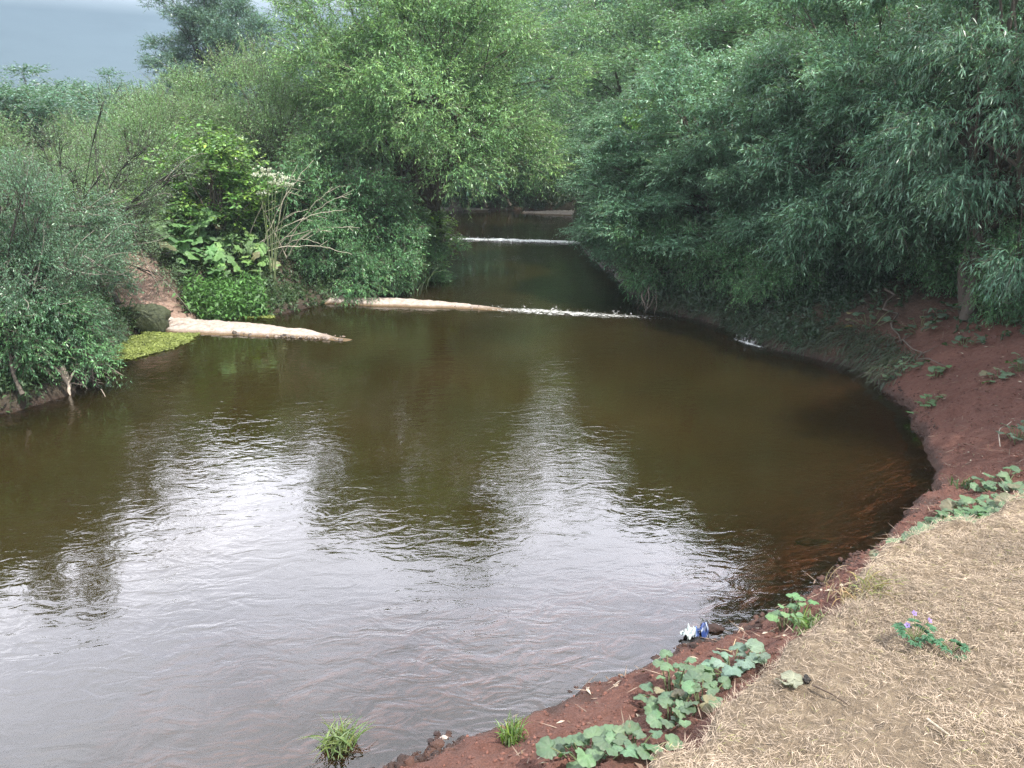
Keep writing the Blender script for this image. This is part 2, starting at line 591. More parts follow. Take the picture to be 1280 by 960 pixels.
# ------------------------------------------------------------------ sandbars and white water
def ridge(name, pts, mat, seed, res=0.06, dens=None, zfun=None):
    """pts: list of (x, y, halfwidth, height) along the ridge line; sides dip under the water"""
    pts = np.array(pts, float)
    d = np.concatenate([[0], np.cumsum(np.hypot(*np.diff(pts[:, :2], axis=0).T))])
    n = int(d[-1] / res) + 2
    t = np.linspace(0, d[-1], n)
    P = np.stack([np.interp(t, d, pts[:, k]) for k in range(4)], 1)
    tn = unit(np.gradient(P[:, :2], axis=0))
    nr = np.stack([-tn[:, 1], tn[:, 0]], 1)
    m = 25
    u = np.linspace(-1.35, 1.35, m)
    px = P[:, None, 0] + nr[:, None, 0] * u[None] * P[:, None, 2]
    py = P[:, None, 1] + nr[:, None, 1] * u[None] * P[:, None, 2]
    nzs = fbm(px * 1.8, py * 1.8, seed) * 0.5 + fbm(px * 7, py * 7, seed + 3, 3) * 0.25
    prof = 1 - np.abs(u[None]) ** 2.2 + nzs * 0.85
    pz = P[:, None, 3] * prof
    pz = np.where(prof < 0, prof * 0.25, pz) + nzs * 0.015
    v = np.stack([px, py, pz], -1).reshape(-1, 3)
    I, J = np.meshgrid(np.arange(m - 1), np.arange(n - 1))
    q = np.stack([J * m + I, (J + 1) * m + I, (J + 1) * m + I + 1, J * m + I + 1], -1).reshape(-1, 4)
    q = q[:, ::-1]
    ex = None
    if dens is not None:
        ex = {'dens': (np.interp(t, d, dens)[:, None] * (1 - np.abs(u[None] / 1.35) ** 2)).ravel()}
        v[:, 2] = np.abs(v[:, 2]) + 0.004
    o = obj(name, mk_mesh(name, v, q, extra=ex), mat)
    tag(o, kind='structure')
    return o


def rp(px, py, hw, h):
    p = onz(px, py)
    return (p[0], p[1], hw, h)


ridge('sandbar', [rp(196, 404, .45, .26), rp(235, 409, .62, .17), rp(300, 412, .55, .12), rp(370, 417, .36, .09), rp(415, 423, .16, .045), rp(440, 426, .1, -.004), rp(560, 431, .18, -.03)], M_SAND, 5)
ridge('sandbar', [rp(375, 372, .3, .12), rp(410, 376, .42, .14), rp(480, 379, .40, .12), rp(550, 382, .30, .09), rp(600, 385, .2, .06), rp(640, 388, .12, .01)], M_SAND, 15)
ridge('sandbar', [rp(520, 263, .6, .18), rp(560, 262, .8, .18), rp(612, 263, .5, .08)], M_SAND, 25)
ridge('sandbar', [rp(655, 266, .5, .06), rp(685, 267, .9, .16), rp(730, 268, 1.0, .2)], M_SAND, 35)
ridge('white_water', [rp(585, 385, .12, .01), rp(640, 388, .28, .03), rp(690, 391, .32, .035), rp(760, 395, .26, .03), rp(840, 399, .2, .02)], M_FOAM, 45,
      dens=[.3, .55, .6, .5, .25])
ridge('white_water', [rp(560, 299, .3, .05), rp(640, 301, .42, .06), rp(735, 304, .4, .05)], M_FOAM, 55, dens=[.85, .95, .95])
ridge('white_water', [rp(918, 424, .05, .02), rp(935, 430, .07, .02), rp(960, 438, .05, .02)], M_FOAM, 65, res=.03, dens=[.3, .9, .3])

# ------------------------------------------------------------------ trees and shrubs
LEAF_TONE = np.array([1.62, 2.1, 2.2])


def crown_points(rng, c, rad, n, lo=-0.75, inner=0.45, sep=0.0, irr=.16):
    pts, tries = [], 0
    while len(pts) < n and tries < n * 40:
        tries += 1
        d = unit(rng.normal(size=3))
        if d[2] < lo:
            continue
        r = inner + (1 - inner) * rng.random() ** 0.6
        q = d * r * (1 + irr * rng.normal()) * (1 + 1.3 * irr * math.sin(3 * math.atan2(d[1], d[0]) + 5 * d[2]))
        if sep and pts and np.min(np.linalg.norm(np.array(pts) - q, axis=1)) < sep * (0.5 + 0.5 * (tries < n * 20)):
            continue
        pts.append(q)
    return np.array(pts) * np.array(rad) + np.array(c)


def plant_meshes(name, seed, c, rad, clumps=30, clump_r=0.9, twigs=50, per=14, leaf=(0.09, 0.02), tint=(.08, .13, .07),
                 young=(.13, .18, .07), stems=3, trunk_r=0.14, twig_len=(.3, .7), droop=0.15, up=0.35, lo=-0.75, inner=0.45,
                 bark=(.09, .075, .06), flat=0.8, lean=(0, 0), sub=5, sep=0.22, leaf_droop=0.25, bare=0, var=0.22, spread=0.25, irr=.14):
    rng = np.random.default_rng(seed)
    c, rad = np.array(c, float), np.array(rad, float)
    gw, gl = G(), G()
    C = crown_points(rng, c, rad, clumps, lo, inner, sep, irr)
    base = [np.array([rng.normal() * spread * .5, rng.normal() * spread * .5, -0.25]) for _ in range(stems)]
    # main stems rise to forks; a limb leaves a fork for every clump
    forks = []
    for b in base:
        top = c + rad * np.array([rng.normal() * .28, rng.normal() * .28, rng.uniform(-.25, .35)])
        mid = (b + top) / 2 + np.array([rng.normal() * .12, rng.normal() * .12, 0.18]) * rad[2]
        p = bez(b, mid, top, 9) + np.concatenate([np.zeros((1, 3)), rng.normal(size=(8, 3)) * 0.025 * rad[2]])
        r = np.linspace(trunk_r, trunk_r * .28, 9)
        r[0] *= 1.35
        tube(gw, p, r, np.array(bark) * rng.uniform(.85, 1.15), 8)
        forks.append((p, r))
    P_, D_, LN, CT = [], [], [], []
    for k, q in enumerate(C):
        p, r = forks[rng.integers(len(forks))]
        i = rng.integers(2, 8)
        a = p[i]
        mid = (a + q) / 2 + np.array([0, 0, .12 + up * .3]) * np.linalg.norm(q - a) * .5 + rng.normal(size=3) * .06
        L = np.linalg.norm(q - a)
        br = bez(a, mid, q, 6)
        tube(gw, br, np.linspace(min(r[i] * .6, .02 + .014 * L), .008, 6), np.array(bark) * rng.uniform(.8, 1.2), 5, cap=False)
        cr = clump_r * rng.uniform(.65, 1.25)
        out = unit(q - c + np.array([0, 0, .15 * rad[2]]))
        ct = np.array(tint) * (1 + rng.normal() * var * .55)
        yf = np.clip(rng.normal() * .3 + .25, 0, 1)
        for _ in range(sub):
            e = q + unit(rng.normal(size=3) + out * .8) * cr * rng.uniform(.5, 1.0) * np.array([1, 1, flat])
            tube(gw, bez(br[rng.integers(3, 6)], q + rng.normal(size=3) * .08, e, 4), [.011, .008, .006, .003], np.array(bark) * 1.05, 3, cap=False)
        n = max(3, int(twigs * rng.uniform(.7, 1.3)))
        s = unit(rng.normal(size=(n, 3)) + out * .35) * (cr * rng.random((n, 1)) ** .5) * np.array([1, 1, flat]) + q
        d = unit((s - q) / cr * 1.0 + out * .5 + np.array([0, 0, up]) + rng.normal(size=(n, 3)) * .45)
        P_.append(s); D_.append(d)
        LN.append(rng.uniform(*twig_len, n))
        tt = np.clip(rng.random((n, 1)) * (0.25 + 1.1 * (np.linalg.norm(s - q, axis=1, keepdims=True) / cr) ** 2) * (0.45 + yf), 0, 1)  # lighter towards clump edges: young growth plus highlights painted into the tint
        CT.append((ct * (1 + rng.normal(size=(n, 1)) * var * .4)) * (1 - tt) + np.array(young) * tt)
    P_, D_, LN, CT = np.concatenate(P_), np.concatenate(D_), np.concatenate(LN), np.concatenate(CT)
    n = len(P_)
    # thin twigs, one flat blade each
    leaves(gw, P_, D_, rng.normal(size=(n, 3)), LN * 1.0, np.full(n, .012), np.array(bark) * 1.2, droop * .6, 0.0)
    t = (np.arange(per) + rng.random((n, per))) / per
    ln = LN[:, None] * t
    pos = P_[:, None] + D_[:, None] * ln[..., None]
    pos[..., 2] -= droop * ln * t
    dd = D_[:, None] * 0.7 + rng.normal(size=(n, per, 3)) * .68 - np.array([0, 0, droop * .8])
    nn = np.array([0, 0, 1.0]) + rng.normal(size=(n, per, 3)) * .55
    m = n * per
    sc_ = rng.uniform(.5, 1.3, m) * (1.05 - .35 * t.ravel())
    col = np.repeat(CT, per, 0) * np.clip(1 + rng.normal(size=(m, 1)) * .24, .4, 1.8) * LEAF_TONE
    leaves(gl, pos.reshape(-1, 3), dd.reshape(-1, 3), nn.reshape(-1, 3), leaf[0] * sc_, leaf[1] * sc_, col, leaf_droop)
    for _ in range(bare):                                       # leafless grey twigs sticking out of the crown
        q = C[rng.integers(len(C))]
        o = unit(q - c + rng.normal(size=3) * .5)
        e = q + o * rng.uniform(.5, 1.3) * clump_r * 1.6 + np.array([0, 0, rng.uniform(-.3, .3)])
        tube(gw, bez(q - o * .4, (q + e) / 2 + rng.normal(size=3) * .15, e, 6), np.linspace(.012, .003, 6), np.array([.30, .27, .23]) * rng.uniform(.7, 1.1), 4, cap=False)
    return gw.mesh(name + '_trunk'), gl.mesh(name + '_crown'), (2 * rad[0], 2 * rad[1], c[2] + rad[2])


KINDS = {
    # wide round grey-green willow in the middle
    'big_willow': lambda: plant_meshes('big_willow', 11, (0.95, 0, 4.75), (3.2, 2.9, 3.35), 96, .74, 165, 15, (.11, .026), (.088, .142, .062), (.17, .22, .075),
                                       stems=7, trunk_r=.10, up=.35, lo=-.7, inner=.5, sep=.2, spread=1.2, sub=4),
    # silvery long-leaved willow of the right bank
    'long_leaf_willow': lambda: plant_meshes('long_leaf_willow', 23, (0, 0, 3.9), (2.8, 2.6, 3.9), 74, .72, 135, 15, (.15, .034), (.074, .125, .076), (.17, .22, .14),
                                             stems=6, trunk_r=.11, up=.25, droop=.2, lo=-1, inner=.55, sep=.24, flat=.6, spread=.9, leaf_droop=.25),
    'drooping_willow': lambda: plant_meshes('drooping_willow', 37, (0, 0, 5.3), (2.9, 2.7, 3.8), 86, .8, 115, 15, (.165, .033), (.070, .118, .076), (.14, .19, .12),
                                            stems=4, trunk_r=.15, up=.0, droop=.38, lo=-.85, inner=.55, sep=.24, twig_len=(.35, .8), leaf_droop=.4, spread=.7, flat=.65),
    'fine_willow': lambda: plant_meshes('fine_willow', 41, (0, 0, 2.9), (2.2, 2.0, 2.6), 60, .62, 95, 13, (.105, .021), (.10, .148, .062), (.17, .20, .08),
                                        stems=6, trunk_r=.08, up=.9, droop=.05, lo=-.8, inner=.4, sep=.2, twig_len=(.35, .8), spread=.8),
    'grey_shrub': lambda: plant_meshes('grey_shrub', 53, (0, 0, 1.7), (1.9, 1.7, 1.75), 62, .42, 105, 13, (.075, .021), (.058, .098, .056), (.10, .14, .08),
                                       stems=8, trunk_r=.05, up=.3, lo=-1, inner=.4, sep=.2, bare=75, spread=1.2, irr=.26, bark=(.07, .06, .05), twig_len=(.2, .5)),
    'twiggy_shrub': lambda: plant_meshes('twiggy_shrub', 59, (.5, 0, 2.1), (1.9, 1.6, 2.0), 46, .5, 52, 10, (.07, .017), (.085, .115, .06), (.14, .16, .08),
                                         stems=9, trunk_r=.055, up=.6, lo=-.7, inner=.5, sep=.2, bark=(.035, .03, .026), spread=.9, sub=8, bare=30, irr=.2),
    'broadleaf_tree': lambda: plant_meshes('broadleaf_tree', 67, (0, 0, 7.2), (3.6, 3.4, 5.8), 85, 1.2, 75, 10, (.17, .085), (.048, .092, .062), (.085, .135, .07),
                                           stems=1, trunk_r=.26, up=.1, lo=-.85, inner=.5, sep=.2, twig_len=(.4, .9)),
    'tall_willow': lambda: plant_meshes('tall_willow', 71, (0, 0, 6.6), (3.3, 3.0, 5.6), 80, .9, 105, 13, (.15, .042), (.078, .125, .07), (.14, .185, .09),
                                        stems=3, trunk_r=.2, up=.35, lo=-.9, inner=.5, sep=.19, twig_len=(.4, .9), spread=.7),
    'open_tree': lambda: plant_meshes('open_tree', 79, (0, 0, 8.6), (3.0, 2.7, 4.6), 64, .8, 150, 13, (.14, .045), (.052, .085, .068), (.085, .12, .08),
                                      stems=3, trunk_r=.17, up=.3, lo=-.6, inner=.35, sep=.2, irr=.10, flat=.75, bark=(.05, .045, .045), spread=.5, sub=7),
    'maple_sapling': lambda: plant_meshes('maple_sapling', 83, (0, 0, 2.0), (1.0, .95, 1.75), 46, .34, 34, 8, (.12, .06), (.062, .115, .03), (.17, .205, .035),
                                          stems=2, trunk_r=.045, up=.5, lo=-.8, inner=.35, sep=.2, twig_len=(.2, .45), var=.3),
    'low_shrub': lambda: plant_meshes('low_shrub', 89, (0, 0, .85), (1.5, 1.2, .95), 52, .40, 75, 12, (.09, .028), (.056, .11, .05), (.11, .17, .06),
                                      stems=6, trunk_r=.04, up=.3, droop=.25, lo=-1, inner=.35, sep=.2, twig_len=(.2, .5), spread=1.2),
}
PROTO = {}


def plant(kind, name, X_, Y_, top, width, rot, label, cat='tree', group=None, scl_z=None, gz=None):
    """stand a plant of a kind on the ground at X_, Y_: crown width in metres, top height in metres above the water"""
    if kind not in PROTO:
        PROTO[kind] = KINDS[kind]()
    tm, cm, dims = PROTO[kind]
    g = zat(X_, Y_) if gz is None else gz
    o = empty(name, (X_, Y_, g))
    s = width / dims[0]
    top = max(top, g + .62 * width)
    o.scale = (s, s, (top - g) / dims[2])
    o.rotation_euler = (0, 0, R(rot))
    tag(o, label, cat, group)
    obj('trunk' if cat == 'tree' else 'stems', tm, M_BARK, o)
    obj('crown' if cat == 'tree' else 'foliage', cm, M_LEAF, o)
    return o


def stand(kind, name, px, Y_, top_py, width_px, rot, label, cat='tree', group=None):
    t = ony(px, top_py, Y_)
    d = ray(px, top_py)
    return plant(kind, name, t[0], Y_, t[2], width_px / FPX * Y_ / CP, rot, label, cat, group)


LB = 'trees and shrubs on the left bank'
RB = 'trees and shrubs on the right bank'
BK = 'trees beyond the bend'
for a in [
    # left bank
    ('grey_shrub', 'willow_shrub', 8, 12.6, 235, 190, 20, 'dark grey green shrub with dead twigs overhanging the water at the left edge', 'shrub', LB),
    ('grey_shrub', 'willow_shrub', 72, 14.9, 285, 95, 140, 'low grey green shrub right beside the pink dirt trail, over the algae mat', 'shrub', LB),
    ('grey_shrub', 'willow_shrub', -70, 13.6, 190, 260, 250, 'dense dark shrub cut off by the left edge of the photo', 'shrub', LB),
    ('low_shrub', 'low_shrub', 12, 12.4, 395, 170, 40, 'lowest dark shrub touching the water at the left edge', 'shrub', LB),
    ('low_shrub', 'low_shrub', 78, 14.2, 385, 100, 260, 'dark leafy shrub over the dead twigs and the forked driftwood', 'shrub', LB),
    ('twiggy_shrub', 'twiggy_shrub', 66, 16.6, 165, 185, 0, 'olive shrub with bare dark branches leaning right, behind the dead-twigged bank shrub', 'shrub', LB),
    ('fine_willow', 'willow_shrub', 10, 19, 160, 190, 60, 'yellowish green feathery willow shrub behind the leaning dark branches at the far left', 'shrub', LB),
    ('broadleaf_tree', 'broadleaf_tree', 30, 32, 95, 210, 80, 'blue green rounded tree on the skyline at the far left', 'tree', LB),
    ('broadleaf_tree', 'broadleaf_tree', 128, 46, 98, 120, 10, 'small dark green tree alone on the low skyline left of the tall open tree', 'tree', LB),
    ('fine_willow', 'willow_shrub', 165, 22.5, 128, 160, 200, 'pale feathery willow shrub left of the yellow tipped maple', 'shrub', LB),
    ('fine_willow', 'willow_shrub', 225, 26.5, 104, 190, 120, 'light green feathery willow shrub below the tall open tree', 'shrub', LB),
    ('fine_willow', 'willow_shrub', 328, 25.5, 72, 150, 300, 'upright fine stemmed willow shrub touching the left side of the big round willow', 'shrub', LB),
    ('open_tree', 'open_crowned_tree', 262, 40, -30, 140, 200, 'tall open crowned tree with dark limbs showing against the grey sky', 'tree', LB),
    ('maple_sapling', 'maple_sapling', 258, 20.4, 168, 125, 0, 'bright green young maple with yellow tips above the lush bank plants', 'tree', LB),
    ('maple_sapling', 'maple_sapling', 203, 21.0, 218, 85, 100, 'small yellow green maple just left of the taller yellow tipped one', 'tree', LB),
    ('big_willow', 'willow_tree', 470, 24.6, -50, 285, 0, 'big round grey green willow leaning over the stream in the middle', 'tree', LB),
    ('low_shrub', 'low_shrub', 420, 22.3, 300, 165, 10, 'dark low shrub hanging over the water at the start of the second sandbar', 'shrub', LB),
    ('low_shrub', 'low_shrub', 408, 21.6, 318, 105, 75, 'dark shrub drooping onto the upper end of the second sandbar', 'shrub', LB),
    ('low_shrub', 'low_shrub', 460, 21.6, 305, 120, 290, 'leafy shrub drooping over the middle of the second sandbar', 'shrub', LB),
    ('low_shrub', 'low_shrub', 355, 22.6, 310, 110, 120, 'low green shrub between the lush bank plants and the second sandbar', 'shrub', LB),
    ('low_shrub', 'low_shrub', 512, 23.9, 300, 90, 160, 'dark low shrub hiding the foot of the big willow at the channel edge', 'shrub', LB),
    ('low_shrub', 'low_shrub', 478, 23.4, 290, 110, 220, 'shady low shrub at the foot of the big round willow', 'shrub', LB),
    ('maple_sapling', 'sunlit_shrub', 522, 24.3, 262, 85, 30, 'small sunlit yellow green shrub by the white water under the big willow', 'shrub', LB),
    # beyond the bend
    ('broadleaf_tree', 'broadleaf_tree', 560, 50, -25, 190, 50, 'hazy blue green tree just right of the top of the big round willow', 'tree', BK),
    ('tall_willow', 'willow_tree', 650, 57, -12, 170, 10, 'pale hazy willow in the gap above the far sandbars', 'tree', BK),
    ('tall_willow', 'willow_tree', 700, 66, -22, 170, 140, 'palest yellowish hazy willow farthest up the stream', 'tree', BK),
    ('broadleaf_tree', 'broadleaf_tree', 750, 56, -40, 130, 200, 'narrow dark blue tree in the haze left of the right bank trees', 'tree', BK),
    ('fine_willow', 'willow_shrub', 560, 52, 185, 150, 80, 'feathery shrub behind the leftmost far sandbar', 'shrub', BK),
    ('fine_willow', 'willow_shrub', 635, 53.5, 165, 130, 180, 'grey green shrub behind the gap between the two far sandbars', 'shrub', BK),
    ('low_shrub', 'low_shrub', 600, 51.2, 222, 110, 20, 'low shrub dipping to the water beside the leftmost far sandbar', 'shrub', BK),
    ('low_shrub', 'low_shrub', 690, 52.3, 215, 120, 160, 'low shrub directly behind the right far sandbar', 'shrub', BK),
    ('tall_willow', 'willow_tree', 765, 44, 60, 120, 250, 'hazy willow on the right bank by the far white water', 'tree', BK),
    # right bank
    ('long_leaf_willow', 'willow_tree', 806, 27, 120, 150, 40, 'rounded willow at the bend, leaning over the far stretch of the stream', 'tree', RB),
    ('long_leaf_willow', 'willow_tree', 850, 21.6, 165, 215, 200, 'low spreading willow with light leaf tips hanging near the exposed roots', 'tree', RB),
    ('long_leaf_willow', 'willow_tree', 935, 20.6, 45, 250, 120, 'large silvery willow in the middle of the right bank', 'tree', RB),
    ('long_leaf_willow', 'willow_tree', 1040, 18.2, 100, 230, 280, 'dark willow with pale hanging sprays above the bare red bank', 'tree', RB),
    ('maple_sapling', 'maple_sapling', 840, 24.0, 92, 75, 60, 'lime green maple top showing between the willows of the right bank', 'tree', RB),
    ('tall_willow', 'willow_tree', 825, 34, -45, 250, 70, 'tall hazy willow behind the lime green maple top', 'tree', RB),
    ('tall_willow', 'willow_tree', 960, 29, -70, 290, 190, 'tall willow behind the large silvery one', 'tree', RB),
    ('tall_willow', 'willow_tree', 1090, 25, -90, 300, 310, 'tall dark willow rising behind the bare red bank', 'tree', RB),
    ('long_leaf_willow', 'willow_tree', 1165, 16.8, -110, 290, 0, 'long leaved willow over the shaded top of the red bank', 'tree', RB),
    ('drooping_willow', 'willow_tree', 1345, 13.8, -150, 290, 110, 'nearest drooping willow at the right edge with hanging leaf sprays', 'tree', RB),
    ('drooping_willow', 'willow_tree', 2620, 7.5, -838, 620, 200, 'unseen drooping willow added beyond the right edge to shade the red bank', 'tree', RB),  # added out of view to throw shade on the red bank
    ('tall_willow', 'willow_tree', 1230, 24, -120, 280, 30, 'tall willow half hidden behind the drooping ones in the upper right corner', 'tree', RB),
    ('low_shrub', 'low_shrub', 845, 20.4, 318, 130, 15, 'leafy shrub over the exposed roots at the bend of the right bank', 'shrub', RB),
    ('low_shrub', 'low_shrub', 905, 18.9, 335, 120, 100, 'dark shrub drooping to the water just upstream of the white foam', 'shrub', RB),
    ('low_shrub', 'low_shrub', 985, 17.4, 345, 110, 230, 'dark shrub drooping to the water just downstream of the white foam', 'shrub', RB),
    ('low_shrub', 'low_shrub', 1235, 15.2, 262, 150, 140, 'dark shrub hiding the foot of the nearest drooping willow', 'shrub', RB),
    ('grey_shrub', 'willow_shrub', 1120, 17.6, 225, 170, 200, 'grey leaved shrub in the dark hollow above the fallen branch', 'shrub', RB),
    ('low_shrub', 'low_shrub', 1305, 13.6, 265, 150, 20, 'shaded shrub at the right edge under hanging willow sprays', 'shrub', RB),
    ('low_shrub', 'low_shrub', 960, 19.0, 350, 150, 60, 'dark shrub on the right bank just above the white foam at the water edge', 'shrub', RB),
    ('low_shrub', 'low_shrub', 1040, 18.4, 330, 130, 190, 'shaded shrub where the right bank turns to bare red soil', 'shrub', RB),
    ('low_shrub', 'low_shrub', 1190, 16.6, 300, 170, 300, 'shaded shrub under the drooping willow at the top of the red bank', 'shrub', RB),
]:
    stand(*a)


def mass(name, spots, seed, n, leaf, tint, label, cat):
    """a wood that reads as one mass: leaf clumps piled over the given mounds (x, y, rx, ry, top)"""
    rng = np.random.default_rng(seed)
    g = G()
    for (x, y, rx, ry, top) in spots:
        k = int(n * rng.uniform(.8, 1.2))
        d = unit(rng.normal(size=(k, 3)))
        d[:, 2] = np.abs(d[:, 2]) ** .8 * np.sign(d[:, 2])
        cs = np.array([x, y, top * .45]) + d * np.array([rx, ry, top * .55]) * rng.uniform(.7, 1.05, (k, 1))
        m = 60
        p = cs[:, None] + rng.normal(size=(k, m, 3)) * np.array([.55, .55, .4])
        q = p.reshape(-1, 3)
        q = q[q[:, 2] > .2]
        c = np.repeat(np.array(tint) * (1 + .2 * rng.normal(size=(k, 1))), m, 0)[:len(q)] * (1 + .15 * rng.normal(size=(len(q), 1)))
        leaves(g, q, rng.normal(size=q.shape) + [0, 0, -.3], rng.normal(size=q.shape) + [0, 0, 1], leaf[0], leaf[1], c)
    o = obj(name, g.mesh(name), M_LEAF)
    tag(o, label, cat, kind='stuff')
    return o


rngm = np.random.default_rng(5)
sp = []
for px in range(-260, 470, 60):
    Y_ = 66 + rngm.uniform(-8, 10)
    t = ony(px, 118 + rngm.uniform(-10, 14), Y_)
    sp.append((t[0], Y_, 3.6, 3, t[2]))
for px in range(470, 1620, 70):
    Y_ = (84 if px < 780 else 52 + .0 * px) + rngm.uniform(-5, 6)
    t = ony(px, (-5 if px < 780 else -60) + rngm.uniform(-25, 25), Y_)
    sp.append((t[0], Y_, 4.2, 3.5, t[2]))
mass('far_wood', sp, 7, 260, (.34, .17), (.052, .096, .068), 'unbroken far wood closing the view behind the nearer trees', 'wood')


def undergrowth(name, poly_fn, n, seed, tint, label, hgt=(.2, .6), leaf=(.10, .04)):
    rng = np.random.default_rng(seed)
    xy = poly_fn(rng, n)
    zz, sd_, st, tr_, rd, _ = terrain(xy[:, 0], xy[:, 1])
    ok = (sd_ > -.06) & (tr_ < .25)
    xy, zz, sd_ = xy[ok], zz[ok], sd_[ok]
    n = len(xy)
    g = G()
    H = rng.uniform(*hgt, n) * (0.6 + fbm(xy[:, 0] * .9, xy[:, 1] * .9, seed) * 1.0 + .3).clip(.3, 1.6)
    per = 9
    t = (np.arange(per) + rng.random((n, per))) / per
    lean = rng.normal(size=(n, 1, 3)) * .3 + [0, 0, 1]
    p = np.concatenate([xy, zz[:, None] - .02], 1)[:, None] + lean * (H[:, None] * t)[..., None]
    d = rng.normal(size=(n, per, 3)) + [0, 0, .25]
    c = np.array(tint) * (1 + .25 * (fbm(xy[:, 0] * 1.3, xy[:, 1] * 1.3, seed + 4)[:, None, None]) + .15 * rng.normal(size=(n, per, 1)))
    s = rng.uniform(.6, 1.3, (n, per)).ravel()
    leaves(g, p.reshape(-1, 3), d.reshape(-1, 3), rng.normal(size=(n * per, 3)) * .6 + [0, 0, 1], leaf[0] * s, leaf[1] * s, c.reshape(-1, 3))
    b = p[:, 0]
    leaves(g, b, lean[:, 0] + rng.normal(size=(n, 3)) * .2, rng.normal(size=(n, 3)), H * 1.3, .012, np.array(tint) * [1.3, 1.15, .9], .3, .1)
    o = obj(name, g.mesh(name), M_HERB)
    tag(o, label, 'undergrowth', kind='stuff')


def along(pts, w0, w1):
    pts = np.array(pts)

    def fn(rng, n):
        d = np.concatenate([[0], np.cumsum(np.hypot(*np.diff(pts, axis=0).T))])
        s = rng.uniform(0, d[-1], n)
        x, y = np.interp(s, d, pts[:, 0]), np.interp(s, d, pts[:, 1])
        k = np.clip(np.searchsorted(d, s) - 1, 0, len(pts) - 2)
        tn = unit(pts[k + 1] - pts[k])
        off = rng.uniform(w0, w1, n)
        return np.stack([x - tn[:, 1] * off, y + tn[:, 0] * off], 1)
    return fn


LP = [onz(*p)[:2] for p in left_px]
RP = [onz(*p)[:2] for p in right_px[13:]]
undergrowth('undergrowth', along(LP, -2.6, .05), 16000, 3, (.06, .115, .045), 'mixed green weeds covering the left bank down to the water')
undergrowth('undergrowth', along([onz(q, 396 - abs(q - 270) * .1, .3)[:2] for q in (345, 310, 275, 240, 215)], -1.6, .1), 5000, 18, (.10, .235, .06), 'bright lush herbs under the hogweed beside the pink trail', (.25, .7), (.13, .05))
undergrowth('undergrowth', along(LP[1:14], -9, -1.6), 15000, 8, (.06, .12, .05), 'tall weeds filling the flat ground behind the left bank', (.5, 1.3), (.15, .06))
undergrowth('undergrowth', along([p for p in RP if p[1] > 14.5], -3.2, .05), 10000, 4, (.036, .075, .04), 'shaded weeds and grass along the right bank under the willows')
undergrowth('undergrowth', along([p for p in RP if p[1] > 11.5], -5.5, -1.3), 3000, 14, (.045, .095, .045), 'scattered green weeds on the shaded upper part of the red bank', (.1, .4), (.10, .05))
undergrowth('undergrowth', along([[-14, 53], [6, 53]], -4, 2.5), 5000, 6, (.05, .09, .05), 'low growth behind the far sandbars', (.4, 1.0), (.2, .08))
# ------------------------------------------------------------------ small things on the banks
def hit(px, py, n=14):
    """ground point seen at a photo pixel"""
    zz = 0.3
    for _ in range(n):
        p = onz(px, py, zz)
        zz = 0.45 * zz + 0.55 * max(zat(p[0], p[1]), -0.02)
    p = onz(px, py, zz)
    return np.array([p[0], p[1], zat(p[0], p[1])])


def big_leaf(g, at, fwd, nrm, size, rng, c, lobes=0.0, teeth=9):
    fwd, nrm = unit(np.array(fwd, float)), unit(np.array(nrm, float))
    side = unit(np.cross(fwd, nrm))
    nrm = np.cross(side, fwd)
    k = 42
    th = np.linspace(-PI, PI, k, endpoint=False)
    rr = 1 - .1 * np.abs(th / PI) - .7 * np.exp(-((PI - np.abs(th)) / .42) ** 2)
    rr *= 1 + .13 * np.abs(np.sin(teeth * .5 * th + rng.uniform(0, 6))) + .045 * rng.normal(size=k) + lobes * np.cos(5 * th)
    ph, ph2 = rng.uniform(0, 6), rng.uniform(0, 6)
    V, Cc = [np.array(at, float)], [np.array(c) * 1.25]
    for s, q in ((.4, 1.08), (.75, 1.0), (1.0, .95)):
        x, y = np.cos(th) * rr * s + .22 * s, np.sin(th) * rr * s
        h = .07 * np.abs(np.sin(4.5 * th)) * s + .14 * np.sin(2 * th + ph) * s * s + .09 * np.sin(5 * th + ph2) * s ** 2 - .22 * s * s * (1 if s < 1 else 1.25) + .12 * s
        V.append(np.array(at) + size * (x[:, None] * fwd + y[:, None] * side + h[:, None] * nrm))
        Cc.append(np.array(c) * q * (1 + .10 * rng.normal(size=(k, 1)) - .16 * np.abs(np.sin(4.5 * th))[:, None]))
    v = np.concatenate([V[0][None]] + V[1:])
    cc = np.concatenate([Cc[0][None]] + Cc[1:])
    i = np.arange(k)
    j = (i + 1) % k
    g.add(v, np.stack([0 * i, 1 + i, 1 + j], 1), cc)
    for a in (0, 1):
        o, p = 1 + a * k, 1 + (a + 1) * k
        g.add(v, np.stack([o + i, p + i, p + j, o + j], 1), cc)


